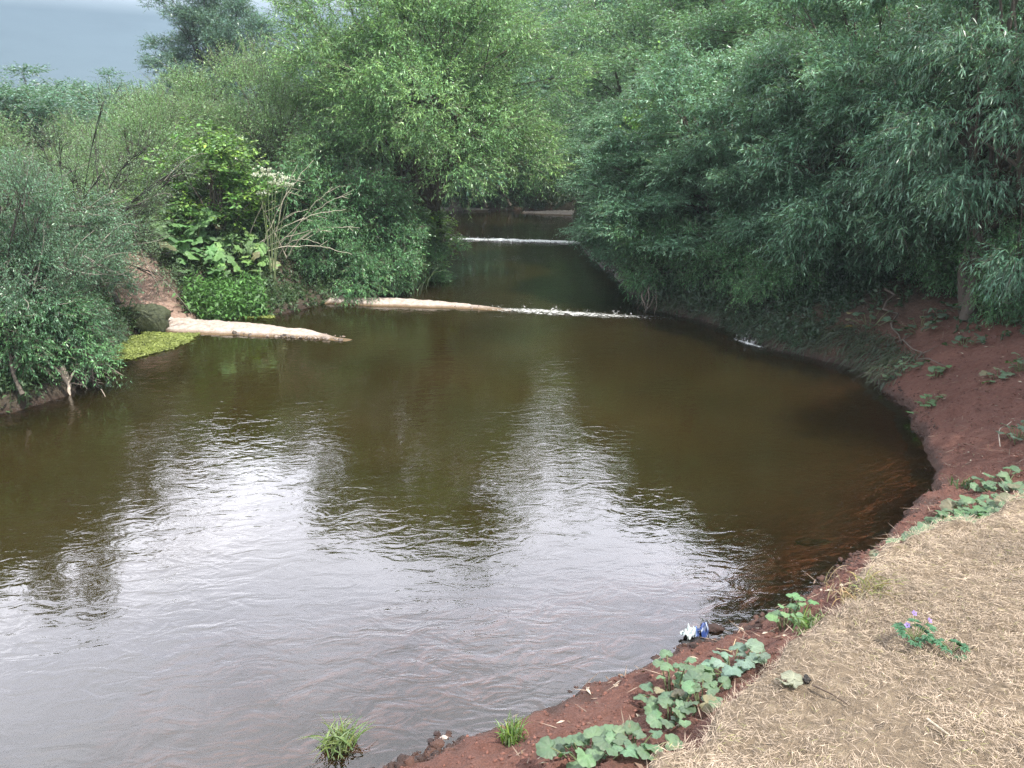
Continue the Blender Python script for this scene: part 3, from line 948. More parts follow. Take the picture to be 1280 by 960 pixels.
def leafy_plant(name, pos, n, size, spread, hgt, tint, seed, label, cat='plant', group=None, lobes=0.0, face=(0, 0)):
    rng = np.random.default_rng(seed)
    gl, gs = G(), G()
    for k in range(n):
        a = k * 2.4 + rng.uniform(-.4, .4)
        r = spread * math.sqrt((k + .5) / n) * rng.uniform(.7, 1.2)
        wx, wy = r * math.cos(a), r * math.sin(a)
        gz = zat(pos[0] + wx, pos[1] + wy) - pos[2]
        gz = np.clip(gz, -.35, .45)
        top = np.array([wx, wy, max(gz, 0 if r < .1 else gz) + hgt * rng.uniform(.45, 1.1)])
        out = np.array([math.cos(a), math.sin(a), .05])
        tn = np.array(tint if rng.random() > .07 else (.20, .17, .07)) * rng.uniform(.6, 1.35) * np.array([rng.uniform(.85, 1.2), 1, rng.uniform(.85, 1.15)])
        big_leaf(gl, top, out, [math.cos(a) * .35 + rng.normal() * .38 + face[0], math.sin(a) * .35 + rng.normal() * .38 + face[1], 1], size * rng.uniform(.6, 1.15), rng, tn, lobes)
        st = np.array([wx * .35, wy * .35, min(gz, 0) * .5 - .02])
        tube(gs, bez(st, (st + top) / 2 + [0, 0, hgt * .3], top, 5), [.007, .006, .005, .004, .004], np.array([.13, .15, .07]), 5)
    o = empty(name, tuple(pos))
    tag(o, label, cat, group)
    obj('stems', gs.mesh(name + '_stems'), M_BARK, o)
    obj('foliage', gl.mesh(name + '_foliage'), M_HERB, o)
    return o


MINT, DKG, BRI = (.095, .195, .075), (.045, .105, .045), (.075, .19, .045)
CG = 'coltsfoot plants on the right bank'
for i, (px, py, n, sz, sp, hg, tn, lb) in enumerate([
    (735, 952, 8, .12, .24, .12, MINT, 'big pale green coltsfoot clump at the bottom edge of the photo'),
    (790, 938, 7, .11, .20, .10, MINT, 'pale coltsfoot just right of the big clump at the bottom edge'),
    (838, 905, 7, .11, .20, .12, MINT, 'coltsfoot along the dark undercut edge of the dry grass'),
    (840, 868, 6, .10, .20, .20, MINT, 'taller coltsfoot with leaves held up over the red soil'),
    (878, 880, 5, .10, .16, .12, MINT, 'coltsfoot tucked under the dry grass edge behind the taller plant'),
    (915, 838, 8, .12, .20, .10, (.17, .29, .19), 'pale mint coltsfoot below the blue and white litter'),
    (982, 782, 6, .10, .15, .14, (.12, .27, .08), 'bright green coltsfoot at the red bank edge nearest the violet flowers'),
    (1128, 690, 6, .10, .20, .09, MINT, 'coltsfoot at the lower left end of the leafy row on the right'),
    (1165, 678, 7, .13, .22, .11, MINT, 'large leaved coltsfoot in the middle of the leafy row on the right'),
    (1192, 660, 7, .12, .24, .13, BRI, 'greenest coltsfoot of the leafy row on the right'),
    (1220, 640, 7, .13, .24, .12, MINT, 'coltsfoot of the leafy row under its highest leaf'),
    (1250, 612, 6, .13, .24, .10, MINT, 'highest coltsfoot of the leafy row on the right'),
    (1272, 640, 7, .16, .26, .13, MINT, 'large coltsfoot cut by the right edge beside the dry grass'),
    (1160, 508, 5, .13, .22, .12, BRI, 'bright coltsfoot on the water edge above the washed out hollow'),
    (1128, 466, 7, .13, .36, .10, (.08, .16, .06), 'wide low coltsfoot at the shaded end of the red bank'),
    (1170, 470, 3, .14, .14, .13, BRI, 'small bright coltsfoot with few leaves on the open red soil'),
    (1247, 472, 4, .16, .20, .08, (.10, .19, .09), 'flat coltsfoot alone on the red slope near the right edge'),
    (1260, 405, 10, .15, .34, .30, (.06, .14, .06), 'bushy round leaved coltsfoot at the top right of the red slope'),
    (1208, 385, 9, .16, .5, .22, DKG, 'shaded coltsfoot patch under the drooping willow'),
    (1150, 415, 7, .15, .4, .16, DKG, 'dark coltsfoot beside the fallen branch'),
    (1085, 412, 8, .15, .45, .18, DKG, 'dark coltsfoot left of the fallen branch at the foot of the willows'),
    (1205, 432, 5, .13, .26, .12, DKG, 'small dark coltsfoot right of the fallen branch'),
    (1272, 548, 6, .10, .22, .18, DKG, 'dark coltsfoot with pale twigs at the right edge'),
    (1276, 462, 6, .12, .2, .22, (.08, .16, .07), 'upright coltsfoot at the right edge above the flat one'),
]):
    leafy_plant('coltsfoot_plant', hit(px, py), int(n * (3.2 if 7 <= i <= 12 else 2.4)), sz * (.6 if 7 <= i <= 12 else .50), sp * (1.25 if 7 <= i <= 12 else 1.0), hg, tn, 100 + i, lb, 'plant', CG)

HG = 'hogweed plants on the left bank'
for i, (px, py, n, sz, sp, hg, lb) in enumerate([
    (232, 318, 8, .36, .6, 1.0, 'tall bright hogweed below the yellow green maple'),
    (285, 322, 8, .34, .6, .9, 'bright hogweed beside the arching dead stalks'),
    (212, 358, 7, .30, .5, .6, 'hogweed leaning over the pink trail'),
    (258, 372, 9, .30, .6, .5, 'low hogweed above the narrow end of the inlet behind the sandbar'),
    (310, 368, 8, .30, .55, .6, 'hogweed with fresh light leaves right of the other bright ones'),
]):
    leafy_plant('hogweed_plant', hit(px, py), int(n * 4.5), sz * .55, sp, hg, (.11, .28, .06) if i != 4 else (.17, .34, .06), 200 + i, lb, 'plant', HG, lobes=.16, face=(.5, -.9))


def tuft(name, pos, n, L, tint, seed, label, cat='grass tuft', wid=.006, lean=.55, hang=None, spread=.05):
    rng = np.random.default_rng(seed)
    g = G()
    for _ in range(n):
        a = rng.uniform(0, 2 * PI)
        b = np.array([rng.normal() * spread, rng.normal() * spread, -.02])
        l = L * rng.uniform(.45, 1.1)
        o = np.array([math.cos(a), math.sin(a), 0]) * lean * rng.uniform(.2, 1.2) + (np.array(hang) if hang is not None else 0)
        p = bez(b, b + np.array([0, 0, l * .7]) + o * l * .3, b + o * l * 1.1 + np.array([0, 0, l * rng.uniform(.35, .9)]), 5)
        w = np.array([.8, 1, .8, .5, .08]) * wid
        s = unit(np.cross(p[-1] - p[0] + [.01, 0, 0], [rng.normal(), rng.normal(), .5]))
        v = np.concatenate([p + s * w[:, None], p - s * w[:, None]])
        i = np.arange(4)
        g.add(v, np.stack([i, i + 1, i + 6, i + 5], 1), np.array(tint) * rng.uniform(.7, 1.35) * np.array([rng.uniform(.85, 1.35), 1, .9]))
    o = obj(name, g.mesh(name), M_HERB, loc=tuple(pos))
    tag(o, label, cat)
    return o


p = onz(425, 930); tuft('grass_tuft', p, 150, .20, (.13, .19, .07), 1, 'pale green grass tuft growing out of the shallow water', spread=.05, lean=.9)
p = hit(641, 928); tuft('grass_tuft', p, 120, .25, (.12, .21, .05), 2, 'fresh green grass tuft on the wet red shore', spread=.035, lean=.4)
p = hit(1020, 790); tuft('grass_tuft', p, 130, .14, (.10, .17, .05), 3, 'short leafy green tuft right of the bright coltsfoot', spread=.06, wid=.010, lean=1.2)
p = hit(1066, 748); tuft('grass_tuft', p, 110, .22, (.33, .28, .18), 4, 'straw coloured tuft standing up at the corner of the dry grass edge', spread=.09, lean=.7, wid=.004)
p = hit(1100, 735); tuft('grass_tuft', p, 80, .12, (.24, .25, .11), 5, 'yellowish green tuft in the dry grass behind the corner of its edge', spread=.07, lean=1.3, wid=.004)
p = hit(495, 362); tuft('grass_tuft', p, 220, 1.1, (.07, .13, .06), 6, 'long grass hanging to the water under the big round willow', spread=.35, lean=.5, wid=.012, hang=(.3, -.2, 0))
p = hit(1212, 610); tuft('grass_tuft', p, 60, .2, (.09, .15, .06), 7, 'dark upright weed tuft above the leafy row on the right', spread=.08, wid=.008)


def geranium(pos, n, h, flowers, seed, label):
    rng = np.random.default_rng(seed)
    root = empty('cranesbill_plant', tuple(pos))
    tag(root, label, 'plant', 'cranesbill plants in the dry grass')
    gl, gs = G(), G()
    for k in range(n):
        a = k * 2.4
        top = np.array([math.cos(a), math.sin(a), 0]) * h * rng.uniform(.3, .8) + [0, 0, h * rng.uniform(.35, .95)]
        tube(gs, bez(np.zeros(3), top * [.3, .3, .8], top, 5), .003, (.10, .14, .05), 4)
        for q in range(5):                                     # five narrow toothed fingers
            b = a + (q - 2) * .62
            d = np.array([math.cos(b), math.sin(b), .1])
            leaves(gl, np.repeat(top[None], 3, 0) + d * .006, np.stack([d, d + [.3, -.3, 0], d + [-.3, .3, 0]]), np.array([[0, 0, 1.]] * 3) + rng.normal(size=(3, 3)) * .2,
                   np.array([.05, .038, .038]) * rng.uniform(.8, 1.15), np.array([.024, .018, .018]), np.array([.055, .15, .075]) * rng.uniform(.8, 1.3), .2)
    for (fx, fy, fz) in flowers:
        top = np.array([fx, fy, fz])
        tube(gs, bez(np.zeros(3), top * [.2, .2, .7], top, 6), .0022, (.14, .17, .07), 4)
        gf = G()
        ax = unit(np.array([rng.normal() * .3, -.6, .8]))
        s = unit(np.cross(ax, [1, 0, 0])); t = np.cross(ax, s)
        for q in range(5):
            b = q * 2 * PI / 5
            d = math.cos(b) * s + math.sin(b) * t + ax * .35
            leaves(gf, (top + d * .003)[None], d[None], ax[None], .018, .017, (.26, .18, .46), -.1, .05)
        obj('flower', gf.mesh('cranesbill_flower'), M_HERB, root)
    obj('stems', gs.mesh('cranesbill_stems'), M_BARK, root)
    obj('foliage', gl.mesh('cranesbill_foliage'), M_HERB, root)


geranium(hit(1143, 804), 12, .12, [(-.01, .04, .18), (-.05, .02, .11), (.09, .04, .13)], 1, 'cranesbill with violet flowers in the dry grass')
geranium(hit(1190, 818), 6, .09, [], 2, 'small flowerless cranesbill in the dry grass')

# litter, dead leaf, stick, stones
def crumple(name, pos, nx_, ny_, sx, sy, amp, colf, seed, mat, rot=0, loc_mat=None):
    rng = np.random.default_rng(seed)
    u, v = np.meshgrid(np.linspace(-.5, .5, nx_), np.linspace(-.5, .5, ny_))
    x, y = u * sx + fbm(u * 3 + 9, v * 3, seed + 7) * sx * .35, v * sy + fbm(u * 3, v * 3 + 4, seed + 8) * sy * .4
    zz = amp * (fbm(u * 4 + seed, v * 4, seed) * 1.3 + np.abs(fbm(u * 9, v * 9, seed + 1)) * .8) + amp * (0.6 - 2.0 * (u * u + v * v))
    I, J = np.meshgrid(np.arange(nx_ - 1), np.arange(ny_ - 1))
    q = np.stack([J * nx_ + I, J * nx_ + I + 1, (J + 1) * nx_ + I + 1, (J + 1) * nx_ + I], -1).reshape(-1, 4)
    g = G()
    ca, sa = math.cos(R(rot)), math.sin(R(rot))
    g.add(np.stack([(x * ca - y * sa).ravel(), (x * sa + y * ca).ravel(), zz.ravel()], 1) + np.array(pos), q, colf(u.ravel(), v.ravel(), rng))
    return g.mesh(name, smooth=False)


p = hit(866, 800)
root = empty('litter_wrapper', (p[0], p[1], p[2] + .01))
tag(root, 'crumpled white and blue wrapper lying at the water edge', 'litter')
obj('white_film', crumple('white_film', (-.03, 0, .03), 17, 13, .12, .09, .07, lambda u, v, r: np.where((u[:, None] > .2) & (v[:, None] < 0), [[.08, .13, .30]], [[.36, .42, .42]]), 3, M_PLASTIC, 20), M_PLASTIC, root)
obj('blue_film', crumple('blue_film', (.085, .02, .05), 9, 8, .08, .08, .08, lambda u, v, r: np.where(r.random((len(u), 1)) < .2, [[.5, .56, .62]], [[.03, .06, .2]]), 4, M_PLASTIC, -30), M_PLASTIC, root)
obj('dark_sheet', crumple('dark_sheet', (.02, -.045, .0), 8, 7, .24, .09, .04, lambda u, v, r: np.full((len(u), 3), .018), 6, M_PLASTIC, 8), M_PLASTIC, root)  # near-black crumpled sheet, lowest of the three pieces

rng = np.random.default_rng(77)
p = hit(988, 858)
g = G()
for k, (dx, dy, s) in enumerate([(-.05, .0, .055), (.02, .015, .06), (.0, -.04, .04)]):
    big_leaf(g, [dx, dy, .03 + .01 * k], [rng.normal(), rng.normal(), .2], [rng.normal() * .5, rng.normal() * .5, 1], s, rng, (.21, .22, .155))
o = obj('dead_leaf', g.mesh('dead_leaf'), M_STRAW, loc=tuple(p)); tag(o, 'withered pale curled leaves lying on the dry grass', 'dead leaf')


def blob(name, pos, r, c, seed, label, cat, sq=(1, 1, .75), mat=None, dip=.3):
    bpy_me = bpy.data.meshes.new('tmp')
    import bmesh
    bm = bmesh.new()
    bmesh.ops.create_icosphere(bm, subdivisions=4 if r > .1 else 3, radius=1)
    v = np.array([x.co[:] for x in bm.verts]); f = np.array([[y.index for y in x.verts] for x in bm.faces])
    bm.free(); bpy.data.meshes.remove(bpy_me)
    d = fbm(v[:, 0] * 1.3 + seed * 3.1 + v[:, 2], v[:, 1] * 1.3 + v[:, 2] * .7, seed) * .55 + fbm(v[:, 0] * 4 + v[:, 2] * 3, v[:, 1] * 4 - v[:, 2] * 2, seed + 2) * .2
    v = v * (1 + d[:, None]) * np.array(sq) * r
    v[:, 2] += r * sq[2] * (1 - dip)
    o = obj(name, mk_mesh(name, v, f, np.tile(np.array(c), (len(v), 1)) * (1 + d[:, None] * .6)), mat or M_WETSOIL, loc=tuple(pos))
    tag(o, label, cat)
    return o


blob('stone', hit(1008, 852), .028, (.012, .011, .011), 3, 'small black stone beside the withered pale leaves', 'stone')
p = onz(545, 917); blob('stone', (p[0], p[1], -.01), .020, (.03, .014, .012), 4, 'dark pebble in the shallows, farther one of a close pair', 'pebble')
p = onz(539, 927); blob('stone', (p[0], p[1], -.01), .024, (.025, .012, .011), 5, 'dark pebble in the shallows, nearer one of a close pair', 'pebble')
p = onz(555, 922); blob('stone', (p[0], p[1], -.005), .024, (.40, .33, .29), 6, 'flat whitish pebble beside the pair of dark pebbles', 'pebble', (1.2, .9, .4))
p = hit(188, 408); blob('mound', (p[0], p[1] - .1, p[2]), .42, (.045, .055, .025), 7, 'dark olive stump between the pink trail and the algae mat', 'mound', (1.15, .8, .85))  # rounded dark olive lump at the foot of the trail
p = onz(890, 786); blob('clod', (p[0], p[1], -.02), .07, (.035, .016, .012), 8, 'dark wet clod just right of the blue and white litter', 'clod', (1.5, .8, .6))
p = onz(1020, 666); blob('clod', (p[0], p[1], -.21), .16, (.03, .02, .012), 9, 'sunken dark lump showing through the shallow water', 'clod', (1.6, .7, .5))


def sticks(name, segs, c, seed, label, cat, sides=6, mat=None, wob=.03):
    """a branching dead branch given as polylines of ((x, y, z), radius)"""
    rng = np.random.default_rng(seed)
    g = G()
    for pts, r0, r1 in segs:
        pts = np.array(pts, float)
        n = len(pts)
        d = np.linspace(0, n - 1, (n - 1) * 4 + 1)
        P = np.stack([np.interp(d, np.arange(n), pts[:, k]) for k in range(3)], 1)
        P[1:-1] += rng.normal(size=(len(P) - 2, 3)) * wob * np.linalg.norm(pts[-1] - pts[0]) * .5
        tube(g, P, np.linspace(r0, r1, len(P)), np.array(c) * rng.uniform(.8, 1.2), sides)
    o = obj(name, g.mesh(name), mat or M_BARK)
    tag(o, label, cat)
    return o


def up(px, py, dz=.03):
    q = hit(px, py)
    return q + np.array([0, 0, dz])


sticks('stick', [([up(1015, 862, .03), up(1040, 873, .025), up(1062, 886, .02)], .006, .003)], (.10, .07, .05), 1, 'thin dark stick on the dry grass beside the withered pale leaves', 'stick', wob=.01)
sticks('stick', [([up(1158, 905, .03), up(1185, 925, .03)], .008, .005)], (.42, .36, .27), 2, 'short bleached stick on the dry grass near the bottom right', 'stick', wob=.01)
sticks('fallen_branch', [([up(1104, 380, .3), up(1110, 405, .15), up(1122, 432, .05), up(1150, 446, .05), up(1185, 462, .04)], .022, .008), ([up(1122, 432, .06), up(1140, 424, .1)], .015, .005), ([up(1150, 446, .05), up(1172, 440, .12)], .012, .004)],
       (.10, .08, .065), 3, 'long crooked fallen branch lying on the shaded red bank', 'branch')
sticks('fallen_branch', [([up(1243, 335, .5), up(1247, 360, .2), up(1240, 385, .03)], .03, .02), ([up(1247, 360, .2), up(1278, 372, .2)], .02, .008), ([up(1244, 350, .3), up(1222, 365, .15)], .014, .005)],
       (.28, .24, .21), 4, 'pale broken branch behind the bushy coltsfoot at the top right', 'branch')
sticks('twig', [([up(1250, 560, .02), up(1246, 548, .1), up(1262, 538, .12)], .008, .004)], (.42, .36, .30), 5, 'curled pale twig by the dark coltsfoot at the right edge', 'twig')
sticks('twig', [([up(896, 812, .01), up(914, 818, .02), up(919, 806, .05)], .007, .003)], (.45, .34, .2), 6, 'small yellowish twig on the red soil under the litter', 'twig')

rng = np.random.default_rng(12)
seg = []
for k in range(26):
    a = onz(rng.uniform(795, 868), 383 + rng.uniform(-4, 6)) + np.array([.2, .5, rng.uniform(.35, .75)])
    b = a + np.array([rng.uniform(-.55, .35), rng.uniform(-.9, -.4), -a[2] + rng.uniform(-.05, .15)])
    seg.append(([a, (a + b) / 2 + [rng.uniform(-.15, .15), -.12, rng.uniform(.05, .2)], b], rng.uniform(.012, .035), .006))
sticks('exposed_roots', seg, (.15, .125, .10), 7, 'tangle of exposed pale roots hanging from the undercut right bank', 'roots')
seg = []
for k in range(30):
    a = onz(rng.uniform(35, 130), rng.uniform(462, 496)) + np.array([-.1, .2, rng.uniform(.05, .55)])
    b = a + np.array([rng.uniform(-.5, .7), rng.uniform(-.5, .3), rng.uniform(-.5, .05)])
    b[2] = max(b[2], -.05)
    seg.append(([a, (a + b) / 2 + [0, 0, rng.uniform(0, .15)], b], rng.uniform(.006, .016), .004))
sticks('dead_twig_tangle', seg, (.20, .17, .14), 8, 'tangle of dead twigs at the water edge below the left bank shrub', 'twigs')
w1 = onz(88, 492)
sticks('driftwood', [([w1 + [-.12, .1, .45], w1 + [0, 0, .2], w1 + [.02, -.08, -.05]], .05, .022), ([w1 + [0, 0, .2], w1 + [.12, .0, .38]], .03, .015)], (.40, .34, .28), 9, 'pale forked driftwood standing in the water below the left bank shrub', 'driftwood')
w1 = onz(48, 486)
sticks('driftwood', [([w1 + [-.35, .1, .12], w1 + [.05, 0, .22], w1 + [.3, -.1, .28]], .035, .02)], (.36, .29, .24), 10, 'short pale log lying just left of the forked driftwood', 'driftwood')

# dead arching stalks and white umbels on the left bank
b0 = hit(335, 362)
seg = []
for (ex, ey, ew) in [(372, 205, .4), (392, 200, .1), (440, 242, .2), (432, 262, 0), (415, 290, -.1), (440, 318, -.3), (318, 240, .2), (425, 232, .5), (400, 305, -.4), (350, 215, .3), (450, 285, .1), (385, 262, -.3)]:
    e = ony(ex, ey, b0[1] - .4 + ew)
    s = b0 + np.array([rng.uniform(-.5, .6), rng.uniform(-.3, .3), 0])
    m = (s + e) / 2 + [rng.uniform(-.2, .1), -.1, .55]
    seg.append((list(bez(s, m, e, 6)), .015, .005))
    for _ in range(2):
        t = rng.uniform(.5, .9)
        q = s * (1 - t) ** 2 + 2 * m * t * (1 - t) + e * t * t
        seg.append(([q, q + [rng.uniform(.1, .5), rng.uniform(-.1, .1), rng.uniform(-.15, .25)]], .006, .003))
sticks('dead_stalks', seg, (.40, .37, .29), 11, 'bleached dead stalks arching out over the left bank', 'stalks', 5, wob=.008)

b0 = hit(338, 330)
root = empty('flowering_hogweed', tuple(b0)); tag(root, 'tall hogweed with white flower heads above the dead stalks', 'plant')
gs = G()
for k, (ex, ey) in enumerate([(323, 218), (334, 212), (345, 228), (363, 231), (330, 241), (341, 218), (356, 222)]):
    e = ony(ex, ey, b0[1] + rng.uniform(-.25, .25)) - b0
    tube(gs, bez(np.array([rng.uniform(-.1, .1), rng.uniform(-.1, .1), -.05]), e * [.4, .4, .6], e - [0, 0, .06], 7), np.linspace(.014, .006, 7), (.12, .16, .07), 5)
    gf = G()
    for _ in range(14):
        q = e + np.array([rng.normal() * .13, rng.normal() * .13, rng.normal() * .02])
        tube(gf, [e - [0, 0, .07], q], .003, (.14, .19, .09), 3, cap=False)
        m = 12
        leaves(gf, np.repeat(q[None], m, 0) + rng.normal(size=(m, 3)) * .012, rng.normal(size=(m, 3)) + [0, 0, .3], rng.normal(size=(m, 3)) + [0, 0, 1], .032, .026, (.72, .74, .66), 0)
    obj('flower_head', gf.mesh('umbel'), M_HERB, root)
obj('stems', gs.mesh('hogweed_stems'), M_BARK, root)

# algae mats
def algae(px_poly, n, seed, label):
    rng = np.random.default_rng(seed)
    poly = np.array([onz(*q)[:2] for q in px_poly])
    lo, hi = poly.min(0), poly.max(0)
    xy = rng.uniform(lo, hi, (n, 2))
    ed = seg_dist(xy[:, 0], xy[:, 1], poly)
    ok = inside(xy[:, 0], xy[:, 1], poly) & (ed + fbm(xy[:, 0] * 4, xy[:, 1] * 4, seed) * .3 > .04)
    xy = xy[ok]
    m = len(xy)
    zz = .008 + .02 * np.abs(fbm(xy[:, 0] * 5, xy[:, 1] * 5, seed + 1)) + rng.random(m) * .012
    c = np.array([.25, .295, .085]) * (1 + .5 * fbm(xy[:, 0] * 3, xy[:, 1] * 3, seed + 2)[:, None] + .18 * rng.normal(size=(m, 1)))
    g = G()
    leaves(g, np.concatenate([xy, zz[:, None]], 1), np.concatenate([rng.normal(size=(m, 2)), rng.normal(size=(m, 1)) * .15], 1), rng.normal(size=(m, 3)) * .25 + [0, 0, 1], .05, .035, c, 0)
    o = obj('algae_mat', g.mesh('algae_mat'), M_HERB)
    tag(o, label, 'algae', kind='stuff')


algae([(118, 456), (138, 428), (185, 414), (250, 417), (246, 428), (212, 438), (165, 450)], 19000, 3, 'yellow green algae mat floating beside the first sandbar')
algae([(300, 398), (318, 392), (350, 393), (340, 399)], 2500, 5, 'small algae patch in the inlet behind the first sandbar')

# soil crumbs, wet clods, fallen leaves and dry grass: nobody could count them
def scatter(n, seed, x0, x1, y0, y1):
    rng = np.random.default_rng(seed)
    xy = np.stack([rng.uniform(x0, x1, n), rng.uniform(y0, y1, n)], 1)
    return (rng, xy) + terrain(xy[:, 0], xy[:, 1])


OCT_V = np.array([[1, 0, 0], [-1, 0, 0], [0, 1, 0], [0, -1, 0], [0, 0, 1], [0, 0, -1], [.7, .7, .3], [-.6, .6, -.4], [.6, -.7, .4], [-.7, -.6, .3]], float)


def lumps(g, P, s, rng, c):
    import bmesh
    bm = bmesh.new(); bmesh.ops.create_icosphere(bm, subdivisions=2, radius=1)
    v0 = np.array([x.co[:] for x in bm.verts]); f0 = np.array([[y.index for y in x.verts] for x in bm.faces]); bm.free()
    n, k = len(P), len(v0)
    ph = rng.uniform(0, 50, (n, 1))
    d = 1 + .95 * fbm(v0[None, :, 0] * 1.4 + ph + v0[None, :, 2], v0[None, :, 1] * 1.4 + v0[None, :, 2] * .8 + ph, 5, 3)
    v = v0[None] * d[..., None] * (s[:, None, None] * rng.uniform(.6, 1.3, (n, 1, 3)))
    v[..., 2] *= .75
    v = (v + P[:, None]).reshape(-1, 3)
    f = (f0[None] + (np.arange(n) * k)[:, None, None]).reshape(-1, 3)
    g.add(v, f, np.repeat(c, k, 0))


rng, xy, zz, sd_, st, tr_, rd, de_ = scatter(150000, 21, -2, 8.5, 3.0, 13)
big = fbm(xy[:, 0] * 1.7, xy[:, 1] * 1.7, 71)
ok = (sd_ > -.10) & (sd_ < .16) & (st < .1) & (big > -.14) & (rng.random(len(sd_)) < .6)
s = (.004 + .028 * rng.random(ok.sum()) ** 4) * (1 + 2.2 * np.clip(big[ok], 0, 1)) * np.clip(1.5 - xy[ok, 1] * .11, .4, 1)
P = np.concatenate([xy[ok], zz[ok, None] - s[:, None] * .25 + .02 * np.clip(big[ok, None] + .1, 0, 1)], 1)
g = G(); lumps(g, P, s, rng, np.array([.05, .022, .014]) * rng.uniform(.5, 1.5, (len(P), 1)))
o = obj('mud_clods', g.mesh('mud_clods'), M_WETSOIL); tag(o, 'dark wet clods crumbling along the edge of the red shore', 'soil', kind='stuff')
ok = (sd_ > .05) & (st < .2) & (rd > .3) & (rng.random(len(sd_)) < .28)
P = np.concatenate([xy[ok], zz[ok, None]], 1)
s = .004 + .012 * rng.random(len(P)) ** 3
g = G(); lumps(g, P, s, rng, np.array([.14, .062, .046]) * rng.uniform(.6, 1.45, (len(P), 1)))
o = obj('soil_crumbs', g.mesh('soil_crumbs'), M_SOIL); tag(o, 'loose red soil crumbs on the bare bank', 'soil', kind='stuff')
rng, xy, zz, sd_, st, tr_, rd, de_ = scatter(16000, 22, 0, 14, 3.0, 17)
ok = (sd_ > .1) & (st < .2) & (rd > .2) & (rng.random(len(sd_)) < .3)
P = np.concatenate([xy[ok], zz[ok, None] + .012], 1); m = len(P)
g = G()
leaves(g, P, rng.normal(size=(m, 3)) * [1, 1, .2], rng.normal(size=(m, 3)) * .4 + [0, 0, 1], rng.uniform(.03, .08, m), rng.uniform(.012, .03, m),
       np.where(rng.random((m, 1)) < .35, [[.40, .34, .27]], [[.16, .10, .065]]) * rng.uniform(.6, 1.3, (m, 1)), .1)
leaves(g, P + rng.normal(size=(m, 3)) * [.05, .05, 0], rng.normal(size=(m, 3)) * [1, 1, .12], np.tile([0, 0, 1.], (m, 1)), rng.uniform(.06, .25, m), .009, np.array([.22, .16, .12]) * rng.uniform(.6, 1.5, (m, 1)), 0)
o = obj('leaf_litter', g.mesh('leaf_litter'), M_STRAW); tag(o, 'fallen leaves and twigs strewn over the red bank', 'leaf litter', kind='stuff')

rng, xy, zz, sd_, st, tr_, rd, de_ = scatter(640000, 23, -.4, 7.5, 1.1, 8.4)
dist = np.hypot(xy[:, 0], xy[:, 1])
thin = .55 + .9 * fbm(xy[:, 0] * 1.6, xy[:, 1] * 1.6, 81) + .5 * fbm(xy[:, 0] * 7, xy[:, 1] * 7, 83)
ok = (de_ > -.02) & (np.abs(xy[:, 0]) < .72 * xy[:, 1] + .35) & (rng.random(len(sd_)) < np.clip(thin, .12, 1) * 1.0)
xy, zz, de_ = xy[ok], zz[ok], de_[ok]
m = len(xy)
ang = fbm(xy[:, 0] * .9, xy[:, 1] * .9, 85) * 5 + rng.normal(size=m) * 1.0
D = np.stack([np.cos(ang), np.sin(ang), .06 + .25 * rng.random(m) ** 3 + .3 * (rng.random(m) < .04)], 1)
eg = (de_ < .14) & (fbm(xy[:, 0] * 3.1, xy[:, 1] * 3.1, 93) > -.02)
D[eg] = D[eg] * .9 + np.array([-.4, .25, .1])
L = rng.uniform(.025, .085, m) * np.where(eg, 1.5, 1.0)
tone = 1 + .45 * fbm(xy[:, 0] * 1.3, xy[:, 1] * 1.3, 87)[:, None] + .28 * rng.normal(size=(m, 1))
c = np.array([.38, .30, .228]) * tone
c = np.where(rng.random((m, 1)) < .10, np.array([.15, .105, .07]) * tone, c)
c = np.where((rng.random((m, 1)) < .03) | ((fbm(xy[:, 0], xy[:, 1], 89)[:, None] > .38) & (rng.random((m, 1)) < .3)), np.array([.26, .26, .10]) * tone, c)
g = G()
leaves(g, np.concatenate([xy, zz[:, None] + .012 + .022 * rng.random((m, 1))], 1), D, rng.normal(size=(m, 3)) * .5 + [0, 0, 1], L, rng.uniform(.0016, .0034, m), c, np.where(eg, .5, .12).mean(), .1)
o = obj('dry_grass', g.mesh('dry_grass'), M_STRAW); tag(o, 'mown dry straw coloured grass covering the near bank', 'grass', kind='stuff')
print('blades', m)

# grass and roots hanging over the shaded undercut edge of the right bank
rng = np.random.default_rng(31)
ed = np.array([onz(*q)[:2] for q in [(800, 381), (840, 393), (890, 402), (950, 431), (1010, 446), (1068, 459), (1110, 488)]])
d = np.concatenate([[0], np.cumsum(np.hypot(*np.diff(ed, axis=0).T))])
m = 5200
s = rng.uniform(0, d[-1], m)
x, y = np.interp(s, d, ed[:, 0]) + rng.uniform(-.05, .7, m), np.interp(s, d, ed[:, 1]) + rng.uniform(-.05, .6, m)
zz, sd_ = terrain(x, y)[:2]
ok = sd_ > 0
x, y, zz = x[ok], y[ok], zz[ok]; m = len(x)
g = G()
leaves(g, np.stack([x, y, zz], 1), np.stack([-.7 + rng.normal(size=m) * .5, -.5 + rng.normal(size=m) * .5, .35 + .4 * rng.random(m)], 1), rng.normal(size=(m, 3)), rng.uniform(.2, .55, m), .016,
       np.array([.05, .066, .035]) * (1 + .3 * rng.normal(size=(m, 1))), .8, .1)
o = obj('bank_grass', g.mesh('bank_grass'), M_HERB); tag(o, 'limp grass hanging over the shaded edge of the right bank', 'grass', kind='stuff')

